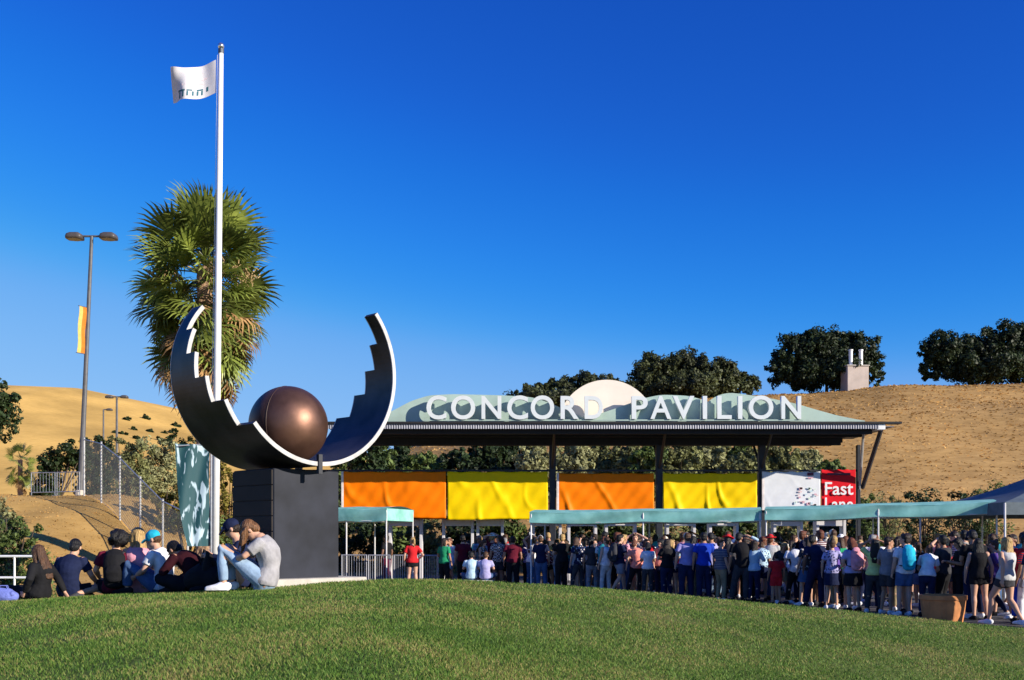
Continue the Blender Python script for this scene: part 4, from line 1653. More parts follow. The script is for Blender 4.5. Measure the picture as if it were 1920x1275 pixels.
# ---------------------------------------------------------------- planter
def planter():
    Y = 20.9
    c = Vector((px_x(1768, Y), Y, 0))
    root = thing('planter', 'low round terracotta planter tub standing among the crowd', 'planter', c)
    m = mat('terracotta', (.50, .20, .065), .75, var=.18, scale=5, bump=.2)
    r_, h = .42, .55
    mb = MB()
    prof = [(r_ * .86, 0), (r_ * .96, h * .5), (r_, h * .82), (r_ * 1.05, h * .84), (r_ * 1.05, h), (r_ * .94, h), (r_ * .92, h * .86), (.02, h * .86)]
    ns = 32
    vs, fs = [], []
    for rr, z in prof:
        for i in range(ns):
            a = 2 * math.pi * i / ns
            vs.append(c + Vector((rr * math.cos(a), rr * math.sin(a), z)))
    for q in range(len(prof) - 1):
        for i in range(ns):
            j = (i + 1) % ns
            fs.append((q * ns + i, q * ns + j, (q + 1) * ns + j, (q + 1) * ns + i))
    mb.add(vs, fs)
    mb.build('pot', m, root)
    MB().loft([c + Vector((0, 0, h * .87)), c + Vector((0, 0, h * .92))], [r_ * .9, r_ * .8], 20, cap='flat').build('soil', mat('soil', (.03, .022, .016), .95, bump=.5), root)


planter()


# ---------------------------------------------------------------- small block building on the hilltop
def block_hut():
    Y = 109.0
    a, b = P(1587, 722, Y), P(1628, 722, Y)
    cx = (a.x + b.x) / 2
    g_ = gz(cx, Y) - .4
    zt_ = P(0, 686, Y).z
    w = b.x - a.x
    root = thing('block_hut', 'small pale block building with two white flues on the hilltop', 'building', (cx, Y, g_))
    m = mat('hut_block', (.50, .42, .36), .85, var=.1, scale=1, bump=.2, bscale=4)
    MB().bbox((cx, Y + .9, (g_ + zt_) / 2), (w, 1.9, zt_ - g_), .04, R(4)).build('wall', m, root)
    MB().bbox((cx, Y + .9, zt_ + .05), (w + .16, 2.1, .1), .02, R(4)).build('roof_cap', M_conc, root)
    for x in (1595, 1614):
        p = P(x, 686, Y + .5)
        o = MB().tube((p.x, Y + .5, zt_ + .1), (p.x, Y + .5, P(0, 656, Y).z), .2, n=14).build('flue', M_white, root)
        MB().tube((p.x, Y + .5, P(0, 656, Y).z - .02), (p.x, Y + .5, P(0, 654.5, Y).z + .03), .24, n=14).build('flue_cap', M_white, o)


block_hut()

# ---------------------------------------------------------------- people
def remesh(mb, voxel, smooth=4, dec=None, name='m', sf=0.5):
    me = mb.mesh(name)
    o = bpy.data.objects.new('tmp', me)
    COL.objects.link(o)
    m = o.modifiers.new('r', 'REMESH')
    m.mode = 'VOXEL'
    m.voxel_size = voxel
    if smooth:
        m = o.modifiers.new('s', 'SMOOTH')
        m.iterations = smooth
        m.factor = sf
    if dec:
        m = o.modifiers.new('d', 'DECIMATE')
        m.ratio = dec
    dg = bpy.context.evaluated_depsgraph_get()
    out = bpy.data.meshes.new_from_object(o.evaluated_get(dg))
    bpy.data.objects.remove(o)
    bpy.data.meshes.remove(me)
    out.name = name
    out.materials.clear()
    out.materials.append(None)
    out.polygons.foreach_set('use_smooth', np.ones(len(out.polygons), dtype=bool))
    return out


V = Vector


def bez(a, b, c, t):
    return a * (1 - t) ** 2 + b * 2 * t * (1 - t) + c * t * t


def standing(**k):
    d = dict(pel=V((0, 0, .93)), mid=V((0, -.02, 1.2)), neck=V((0, 0, 1.43)), head=V((0, .025, 1.575)), hyaw=0.0, hpit=0.0,
             elL=V((-.245, -.03, 1.12)), elR=V((.245, -.03, 1.12)), wrL=V((-.255, .05, .875)), wrR=V((.255, .05, .875)),
             knL=V((-.105, .02, .50)), knR=V((.105, .02, .50)), anL=V((-.12, -.02, .085)), anR=V((.12, -.02, .085)), toeL=V((-.15, 1, 0)), toeR=V((.15, 1, 0)), fem=0.0, rise=1.0)
    d.update(k)
    return d


def torso_rings(j, infl=0.0, t0=-.16, t1=1.0):
    pel, mid, neck = j['pel'], j['mid'], j['neck']
    f = j['fem']
    tab = [(-.20, .125, .10), (-.10, .158, .115), (0, .168 + .006 * f, .118), (.14, .152 - .006 * f, .108), (.30, .136 - .014 * f, .098), (.50, .148 - .014 * f, .108 + .008 * f), (.68, .166 - .016 * f, .118 + .008 * f), (.84, .170 - .014 * f, .104), (.94, .128, .082), (1.0, .075, .068)]
    pts, rad = [], []
    for t, a, b in tab:
        if t < t0 - 1e-6 or t > t1 + 1e-6:
            continue
        if t < 0:
            p = pel + (pel - mid).normalized() * (-t * .53)
        else:
            p = bez(pel, mid * 2 - (pel + neck) / 2, neck, t)
        pts.append(p)
        rad.append((a + infl, b + infl))
    return pts, rad


def shoulders(j):
    up = (j['neck'] - j['mid']).normalized()
    w = .178 - .022 * j['fem']
    sh = j['neck'] - up * .055
    return sh + V((-w, 0, 0)), sh + V((w, 0, 0))


def head_matrix(j):
    return Matrix.Rotation(j['hyaw'], 3, 'Z') @ Matrix.Rotation(-j['hpit'], 3, 'X')


def add_hand(mb, wr, el, fwd, curl=.5, big=1.0):
    d = (wr - el).normalized()
    sd_ = fwd - d * fwd.dot(d)
    sd_ = sd_.normalized() if sd_.length > 1e-3 else d.orthogonal().normalized()
    nrm = d.cross(sd_)
    if nrm.dot(V((-wr.x, .2, 0))) < 0:
        nrm = -nrm
    k = wr + d * .085
    mb.loft([wr, wr + d * .04, k], [(.027, .02), (.04, .017), (.041, .015)], 8, side=sd_)
    for i, ln in enumerate((.070, .078, .072, .056)):
        o = k + sd_ * (.031 - .0205 * i) - d * .006
        a1 = curl * .8
        p1 = o + (d * math.cos(a1) + nrm * math.sin(a1)) * ln * .5
        a2 = a1 + curl
        p2 = p1 + (d * math.cos(a2) + nrm * math.sin(a2)) * ln * .5
        mb.loft([o, p1, p2], [.0095 * big, .0088 * big, .0075 * big], 6)
    o = wr + d * .03 + sd_ * .03
    p1 = o + (d * .6 + sd_ * .7 + nrm * .3).normalized() * .035
    p2 = p1 + (d * .9 + sd_ * .25 + nrm * .45).normalized() * .032
    mb.loft([o, p1, p2], [.013, .011, .009], 6)


def body_mesh(j, voxel, dec, name='body'):
    mb = MB()
    p, r = torso_rings(j)
    mb.loft(p, r, 16, side=(1, 0, 0))
    sl, sr = shoulders(j)
    H = head_matrix(j)
    hc = j['head']
    nb = j['neck']
    mb.loft([nb - (nb - j['mid']).normalized() * .05, nb.lerp(hc, .45), hc - H @ V((0, .0, .03))], [.062, .052, .05], 12)
    mb.ell(hc + H @ V((0, -.008, .03)), (.075, .094, .092), H)
    mb.ell(hc + H @ V((0, .022, -.045)), (.056, .066, .072), H)
    mb.ell(hc + H @ V((0, .030, -.098)), (.026, .032, .024), H, 8, 6)
    mb.loft([hc + H @ V((0, .088, .022)), hc + H @ V((0, .108, -.022)), hc + H @ V((0, .088, -.034))], [.010, .014, .011], 8)
    mb.ell(hc + H @ V((0, .088, -.062)), (.022, .010, .008), H, 8, 6)
    for s in (-1, 1):
        mb.ell(hc + H @ V((s * .078, -.005, -.005)), (.010, .021, .032), H, 8, 6)
        mb.ell(hc + H @ V((s * .032, .083, .036)), (.022, .012, .008), H, 8, 6)
    for s, sh in (('L', sl), ('R', sr)):
        e, w = j['el' + s], j['wr' + s]
        f = .92 if j['fem'] else 1.0
        mb.ell(sh, (.06 * f, .058 * f, .06 * f))
        mb.loft([sh, sh.lerp(e, .35), sh.lerp(e, .8), e], [.052 * f, .051 * f, .042 * f, .039 * f], 10)
        mb.loft([e, e.lerp(w, .3), e.lerp(w, .75), w], [.040 * f, .042 * f, .031 * f, .026 * f], 10)
        add_hand(mb, w, e, V((0, 1, .15)), j.get('curl', .45))
        kn, an = j['kn' + s], j['an' + s]
        x = -.088 if s == 'L' else .088
        hp = j['pel'] + V((x, 0, -.02))
        mb.loft([hp, hp.lerp(kn, .35), hp.lerp(kn, .8), kn], [.092, .084, .062, .054], 12)
        mb.loft([kn, kn.lerp(an, .28) - V((0, .012, 0)), kn.lerp(an, .7), an], [.053, .057, .040, .034], 12)
        t = j['toe' + s].normalized()
        mb.loft([an + V((0, 0, -.03)) - t * .03, an + V((0, 0, -.045)) + t * .07, an + V((0, 0, -.062)) + t * .16], [(.036, .036), (.043, .03), (.04, .018)], 10, side=t.cross(V((0, 0, 1))))
    return remesh(mb, voxel, 3, dec, name, .4)


def shirt_mesh(j, kind, voxel, dec=None):
    mb = MB()
    p, r = torso_rings(j, .018, -.10, .94 if kind == 'tank' else 1.0)
    r = [(a + .012, b + .014) if i < 3 else (a, b) for i, (a, b) in enumerate(r)]
    mb.loft(p, r, 16, side=(1, 0, 0), cap='flat')
    sl, sr = shoulders(j)
    for s, sh in (('L', sl), ('R', sr)):
        e, w = j['el' + s], j['wr' + s]
        if kind == 'tee':
            mb.loft([sh + (j['neck'] - sh) * .3, sh, sh.lerp(e, .35), sh.lerp(e, .68)], [.055, .070, .070, .070], 10, cap='flat')
        elif kind == 'long':
            mb.loft([sh + (j['neck'] - sh) * .3, sh, sh.lerp(e, .5), e, e.lerp(w, .5), e.lerp(w, .92)], [.055, .070, .065, .058, .054, .044], 10, cap='flat')
        else:
            mb.loft([sh * .62 + j['neck'] * .38 + V((0, -.04, .0)), sh * .62 + j['neck'] * .38 + V((0, 0, .035)), sh * .62 + j['neck'] * .38 + V((0, .05, 0))], [.03, .03, .03], 8)
    return remesh(mb, voxel, 3, dec, 'shirt')


def trouser_mesh(j, kind, voxel, dec=None):
    mb = MB()
    p, r = torso_rings(j, .014, -.20, .14)
    mb.loft(p, r, 16, side=(1, 0, 0))
    if kind == 'skirt':
        k = (j['knL'] + j['knR']) / 2
        c = j['pel']
        mb.loft([c + V((0, 0, .03)), c.lerp(k, .3), c.lerp(k, .78)], [(.178, .135), (.205, .165), (.225, .19)], 16, side=(1, 0, 0), cap='flat')
    else:
        for s in 'LR':
            kn, an = j['kn' + s], j['an' + s]
            x = -.09 if s == 'L' else .09
            hp = j['pel'] + V((x, 0, -.02))
            if kind == 'shorts':
                mb.loft([hp, hp.lerp(kn, .4), hp.lerp(kn, .72)], [.108, .102, .098], 12, cap='flat')
            elif kind == 'hotpants':
                mb.loft([hp, hp.lerp(kn, .22), hp.lerp(kn, .40)], [.104, .098, .095], 12, cap='flat')
            else:
                b = .012 if kind == 'slim' else .024
                mb.loft([hp, hp.lerp(kn, .4), kn, kn.lerp(an, .35), an + (kn - an).normalized() * .03], [.092 + b, .082 + b, .056 + b, .055 + b, .040 + b], 12, cap='flat')
    return remesh(mb, voxel, 3, dec, 'trousers')


def shoe_mesh(j, s, voxel=.009):
    mb = MB()
    an = j['an' + s]
    t = j['toe' + s].normalized()
    u = V((0, 0, 1))
    mb.loft([an - t * .045 - u * .035, an + t * .02 - u * .028, an + t * .09 - u * .045, an + t * .185 - u * .058], [(.044, .048), (.046, .054), (.05, .036), (.042, .026)], 10, side=t.cross(u))
    mb.loft([an - t * .05 - u * .076, an + t * .20 - u * .076], [(.046, .012), (.043, .012)], 8, side=t.cross(u))
    return remesh(mb, voxel, 2, .5, 'shoe')


HAIR = {}


def hair_mesh(style, voxel=.010):
    if style in HAIR:
        return HAIR[style]
    mb = MB()
    rr = random.Random(len(style))
    if style in ('short', 'long', 'ponytail', 'bun', 'bob'):
        mb.ell((0, -.022, .052), (.086, .098, .088))
        mb.ell((0, -.05, .0), (.079, .062, .085))
        mb.ell((.02, .05, .098), (.055, .045, .03))
    if style == 'long':
        mb.loft([(0, -.05, .04), (0, -.075, -.10), (0, -.095, -.24), (.01, -.10, -.40)], [(.085, .06), (.094, .045), (.105, .035), (.07, .02)], 14, side=(1, 0, 0))
        for s in (-1, 1):
            mb.loft([(s * .07, .0, .05), (s * .085, .005, -.08), (s * .088, -.005, -.22)], [(.02, .04), (.02, .038), (.015, .022)], 8, side=(1, 0, 0))
    if style == 'bob':
        mb.loft([(0, -.04, .05), (0, -.05, -.08), (0, -.045, -.13)], [(.09, .07), (.098, .06), (.088, .045)], 14, side=(1, 0, 0))
    if style == 'ponytail':
        mb.loft([(0, -.10, .05), (0, -.155, .05), (0, -.165, -.06), (0, -.15, -.20)], [.025, .032, .034, .012], 10)
    if style == 'bun':
        mb.ell((0, -.06, .135), (.045, .045, .04))
    if style == 'big':
        for i in range(46):
            d = V((rr.gauss(0, 1), rr.gauss(-.25, 1), rr.gauss(.25, .8))).normalized()
            if d.y > .55 and d.z < .45:
                continue
            mb.ell(V((0, -.03, .03)) + V((d.x * .10, d.y * .11, d.z * .10)), (.045, .045, .045), None, 8, 6)
        mb.ell((0, -.03, .04), (.10, .105, .10))
    if style in ('cap', 'capback'):
        mb.ell((0, -.03, .0), (.078, .075, .07))
    m = remesh(mb, voxel, 2, .6, 'hair')
    HAIR[style] = m
    return m


def fallen_hair(j):
    H = head_matrix(j)
    hc = j['head']
    mb = MB()
    mb.ell(hc + H @ V((0, -.022, .05)), (.086, .10, .09), H)
    mb.ell(hc + H @ V((0, -.05, .0)), (.08, .066, .088), H)
    rr = random.Random(5)
    for i in range(16):
        a = R(-150 + 300 * i / 15)
        st = hc + H @ V((.082 * math.sin(a), -.03 + .06 * abs(math.sin(a)) * (1 if i % 3 else .3), .04 + .05 * math.cos(a) * .6))
        dn = V((rr.uniform(-.02, .02), .04 + rr.uniform(-.03, .05), -.16 - rr.random() * .12))
        mb.loft([st, st + dn * .4 + V((.01 * math.sin(a), .012, .01)), st + dn], [.024, .020, .007], 7)
    return remesh(mb, .008, 1, .7, 'hair')


def cap_mesh():
    if 'capm' in HAIR:
        return HAIR['capm']
    mb = MB()
    mb.ell((0, -.006, .055), (.090, .106, .088))
    mb.loft([(0, .07, .05), (0, .13, .048), (0, .175, .032)], [(.078, .010), (.072, .009), (.045, .007)], 12, side=(1, 0, 0))
    mb.ell((0, -.006, .143), (.012, .012, .007), None, 8, 6)
    HAIR['capm'] = remesh(mb, .009, 2, .6, 'cap')
    return HAIR['capm']


def hat_mesh():
    if 'hatm' in HAIR:
        return HAIR['hatm']
    mb = MB()
    mb.ell((0, -.006, .065), (.092, .106, .085))
    mb.loft([(0, -.006, .052), (0, -.006, .070)], [(.17, .18), (.155, .165)], 24, side=(1, 0, 0), cap='flat')
    HAIR['hatm'] = remesh(mb, .010, 2, .6, 'sun_hat')
    return HAIR['hatm']


def backpack_parts():
    if 'bp' in HAIR:
        return HAIR['bp']
    mb = MB()
    mb.loft([(0, -.10, -.20), (0, -.10, 0), (0, -.09, .16), (0, -.06, .22)], [(.145, .085), (.155, .10), (.14, .085), (.10, .05)], 14, side=(1, 0, 0))
    b = remesh(mb, .012, 3, .5, 'bag_body')
    mb = MB()
    mb.loft([(0, -.19, -.15), (0, -.20, -.05), (0, -.185, .02)], [(.11, .045), (.115, .05), (.10, .03)], 12, side=(1, 0, 0))
    p = remesh(mb, .010, 3, .6, 'front_pocket')
    mb = MB()
    for s in (-1, 1):
        mb.loft([(s * .09, -.03, .20), (s * .105, .07, .235), (s * .115, .20, .14), (s * .12, .205, -.02), (s * .15, .08, -.16), (s * .13, -.05, -.18)], [(.024, .010)] * 6, 6, side=(1, 0, 0))
    st = mb.mesh('strap')
    st.materials.append(None)
    HAIR['bp'] = (b, p, st)
    return HAIR['bp']


SKINS = {'light': mat('skin_light', (.58, .33, .22), .55, var=.06, spec=.3), 'tan': mat('skin_tan', (.42, .22, .13), .55, var=.06, spec=.3), 'brown': mat('skin_brown', (.20, .10, .06), .55, var=.08, spec=.3)}
HCOL = {'dark brown': (.022, .012, .008), 'black': (.008, .007, .007), 'brown': (.075, .035, .016), 'light brown': (.16, .075, .032), 'blonde': (.42, .27, .10), 'auburn': (.13, .04, .016), 'grey': (.25, .24, .23)}
CLOTH = {'mid grey': (.34, .33, .34), 'periwinkle': (.16, .20, .55), 'dark maroon': (.035, .006, .010), 'white': (.78, .78, .80), 'black': (.012, .012, .014), 'navy': (.012, .018, .055), 'royal blue': (.012, .05, .42), 'red': (.62, .02, .025), 'maroon': (.11, .008, .022), 'green': (.02, .28, .12), 'teal': (.03, .28, .32),
         'grey': (.24, .24, .26), 'charcoal': (.045, .045, .052), 'lavender': (.40, .38, .62), 'purple': (.12, .07, .30), 'pink': (.72, .32, .38), 'salmon': (.75, .26, .2), 'turquoise': (.02, .40, .58), 'pale blue': (.45, .62, .72), 'yellow green': (.62, .72, .25),
         'brown': (.09, .05, .03), 'cream': (.70, .64, .50), 'denim blue': (.06, .11, .22), 'light denim': (.27, .38, .52), 'khaki': (.28, .22, .13), 'pale grey': (.5, .5, .5), 'striped lavender': (.30, .27, .55), 'orange': (.7, .2, .03)}


PAT = ('striped', 'checked', 'floral')


def cl(c):
    w = c.split(' ', 1)
    key = 'cloth_' + c.replace(' ', '_')
    if w[0] not in PAT or c in CLOTH:
        return mat(key, CLOTH[c], .85, var=.2, scale=7, bump=.5, bscale=14, spec=.15)
    if key in MATS:
        return MATS[key]
    base = CLOTH[w[1]]
    m = mat(key, base, .85, var=.15, scale=7, bump=.5, bscale=14, spec=.15)
    nt = m.node_tree
    b = nt.nodes['Principled BSDF']
    src = b.inputs['Base Color'].links[0].from_socket
    tc = [n for n in nt.nodes if n.type == 'TEX_COORD'][0]
    if w[0] == 'striped':
        t = nt.nodes.new('ShaderNodeTexWave')
        t.bands_direction = 'Z'
        t.inputs['Scale'].default_value = 7.0
        o = t.outputs['Fac']
        th = .55
    elif w[0] == 'checked':
        t = nt.nodes.new('ShaderNodeTexChecker')
        t.inputs['Scale'].default_value = 22.0
        o = t.outputs['Fac']
        th = .5
    else:
        t = nt.nodes.new('ShaderNodeTexVoronoi')
        t.inputs['Scale'].default_value = 16.0
        o = t.outputs['Distance']
        th = .38
    nt.links.new(tc.outputs['Object'], t.inputs['Vector'])
    g = nt.nodes.new('ShaderNodeMath')
    g.operation = 'LESS_THAN'
    g.inputs[1].default_value = th
    nt.links.new(o, g.inputs[0])
    mx = nt.nodes.new('ShaderNodeMixRGB')
    light = sum(base) > .5
    mx.inputs[2].default_value = (.05, .06, .12, 1) if light else (.55, .52, .50, 1)
    nt.links.new(g.outputs[0], mx.inputs[0])
    nt.links.new(src, mx.inputs[1])
    nt.links.new(mx.outputs[0], b.inputs['Base Color'])
    return m


def hr(c):
    key = 'hair_' + c.replace(' ', '_')
    if key in MATS:
        return MATS[key]
    m = mat(key, HCOL[c], .5, var=.5, scale=5, bump=.9, bscale=5, spec=.35)
    nt = m.node_tree
    tc = [n for n in nt.nodes if n.type == 'TEX_COORD'][0]
    mp = nt.nodes.new('ShaderNodeMapping')
    mp.inputs['Scale'].default_value = (17, 17, 2.2)
    nt.links.new(tc.outputs['Object'], mp.inputs[0])
    for n in nt.nodes:
        if n.type == 'TEX_NOISE':
            nt.links.new(mp.outputs[0], n.inputs['Vector'])
    return m


# ---- standing poses
POSES = {
    'relaxed': standing(),
    'hip': standing(elR=V((.33, -.10, 1.13)), wrR=V((.19, .03, .98)), knL=V((-.10, .07, .50)), anL=V((-.15, .03, .085)), hyaw=.35),
    'phone': standing(elL=V((-.22, .04, 1.13)), wrL=V((-.07, .27, 1.18)), elR=V((.22, .04, 1.13)), wrR=V((.07, .27, 1.18)), hpit=.55, head=V((0, .05, 1.57)), curl=.9),
    'walk': standing(knL=V((-.10, .20, .53)), anL=V((-.10, .24, .09)), knR=V((.10, -.03, .50)), anR=V((.10, -.30, .13)), elL=V((-.24, -.12, 1.13)), wrL=V((-.24, -.12, .89)), elR=V((.24, .07, 1.13)), wrR=V((.22, .22, .93))),
    'crossed': standing(elL=V((-.25, .05, 1.13)), wrL=V((.02, .19, 1.15)), elR=V((.25, .05, 1.13)), wrR=V((-.02, .23, 1.12)), hyaw=-.4, knR=V((.10, .08, .5))),
    'strap': standing(elR=V((.26, .10, 1.16)), wrR=V((.13, .16, 1.33)), hyaw=.7, curl=.9),
    'brow': standing(elR=V((.34, .06, 1.50)), wrR=V((.14, .14, 1.62)), hpit=-.1, hyaw=.15),
    'talk': standing(elL=V((-.25, .02, 1.12)), wrL=V((-.18, .24, 1.02)), hyaw=-.95, knL=V((-.11, .06, .5)), mid=V((.02, -.02, 1.2)), neck=V((.015, 0, 1.43)), head=V((.01, .03, 1.573))),
}
POSES.update({
    'slouch': standing(pel=V((.05, 0, .92)), mid=V((.035, -.06, 1.19)), neck=V((-.02, .03, 1.41)), head=V((-.03, .08, 1.545)), hpit=.3, hyaw=-.5, knL=V((-.12, .10, .50)), anL=V((-.19, .10, .085)), knR=V((.13, .0, .50)), elR=V((.23, .02, 1.10)), wrR=V((.17, .14, .92))),
    'bend': standing(mid=V((0, .06, 1.18)), neck=V((0, .24, 1.34)), head=V((0, .34, 1.44)), hpit=.7, elL=V((-.22, .22, 1.05)), wrL=V((-.10, .36, .92)), elR=V((.22, .24, 1.05)), wrR=V((.08, .38, .95)), knL=V((-.10, .06, .50)), curl=.9),
    'point': standing(elR=V((.34, .20, 1.36)), wrR=V((.42, .44, 1.44)), hyaw=-.6, knR=V((.12, .06, .50)), neck=V((.01, -.02, 1.43)), curl=.2),
    'headhold': standing(elR=V((.33, .02, 1.55)), wrR=V((.10, -.02, 1.68)), elL=V((-.33, .02, 1.55)), wrL=V((-.10, -.02, 1.68)), mid=V((0, -.0, 1.2)), neck=V((0, -.03, 1.43)), head=V((0, -.02, 1.575)), knL=V((-.12, .05, .5)), anL=V((-.16, .03, .085))),
})
for nm_ in list(POSES):
    q = dict(POSES[nm_])
    q['fem'] = 1.0
    POSES[nm_ + '_f'] = q
CACHE = {}


def cached(key, fn):
    if key not in CACHE:
        CACHE[key] = fn()
    return CACHE[key]


def eyes(head_j, body_o, parent):
    H = head_matrix(head_j)

    def mk():
        mb = MB()
        mb.ell((0, 0, 0), (.011, .006, .007), None, 8, 6)
        m = mb.mesh('eye', (mat('eye_dark', (.03, .02, .015), .2),), True)
        return m
    for s in (-1, 1):
        part('eye', cached('eye', mk), parent, None, head_j['head'] + H @ V((s * .032, .088, .016)), H.to_euler())


def crowd_person(x, y, rz, pose, scale, skin, hairc, hair, shirt, shirtc, bot, botc, hat=None, hatc=None, shoe='black', label='', eye=False, group='people waiting in the entrance queue'):
    j = POSES[pose]
    root = thing('person', label, 'person', (x, y, 0.006), rz, group)
    root.scale = (scale * rc.uniform(.92, 1.1), scale * rc.uniform(.92, 1.1), scale)
    root.rotation_euler = (R(rc.gauss(0, 1.6)), R(rc.gauss(0, 1.6)), rz)
    b = part('body', cached(('b', pose), lambda: body_mesh(j, .0115, .45)), root, SKINS[skin])
    part('shirt', cached(('s', pose, shirt), lambda: shirt_mesh(j, shirt, .016)), root, cl(shirtc))
    part('skirt' if bot == 'skirt' else 'shorts' if bot in ('shorts', 'hotpants') else 'trousers', cached(('t', pose, bot), lambda: trouser_mesh(j, bot, .016)), root, cl(botc))
    for s in 'LR':
        part('shoe', cached(('f', pose, s), lambda: shoe_mesh(j, s, .012)), root, cl(shoe))
    H = head_matrix(j)
    part('hair', hair_mesh(hair), root, hr(hairc), j['head'], H.to_euler())
    if hat:
        part('cap' if hat == 'cap' else 'sun_hat', cap_mesh() if hat == 'cap' else hat_mesh(), root, cl(hatc), j['head'], H.to_euler())
    if eye:
        eyes(j, b, root)
    return root


def worn_backpack(person, col, label, z=1.22, y=-.09):
    b, p, s = backpack_parts()
    M = wm(person)
    loc = M @ V((0, y, z))
    root = thing('backpack', label, 'backpack', loc, person.rotation_euler.z, 'backpacks in the crowd')
    root.scale = person.scale
    bo = part('bag_body', b, root, cl(col))
    part('front_pocket', p, bo, cl(col))
    part('strap', s, root, cl('black' if col != 'black' else 'charcoal'))
    return root


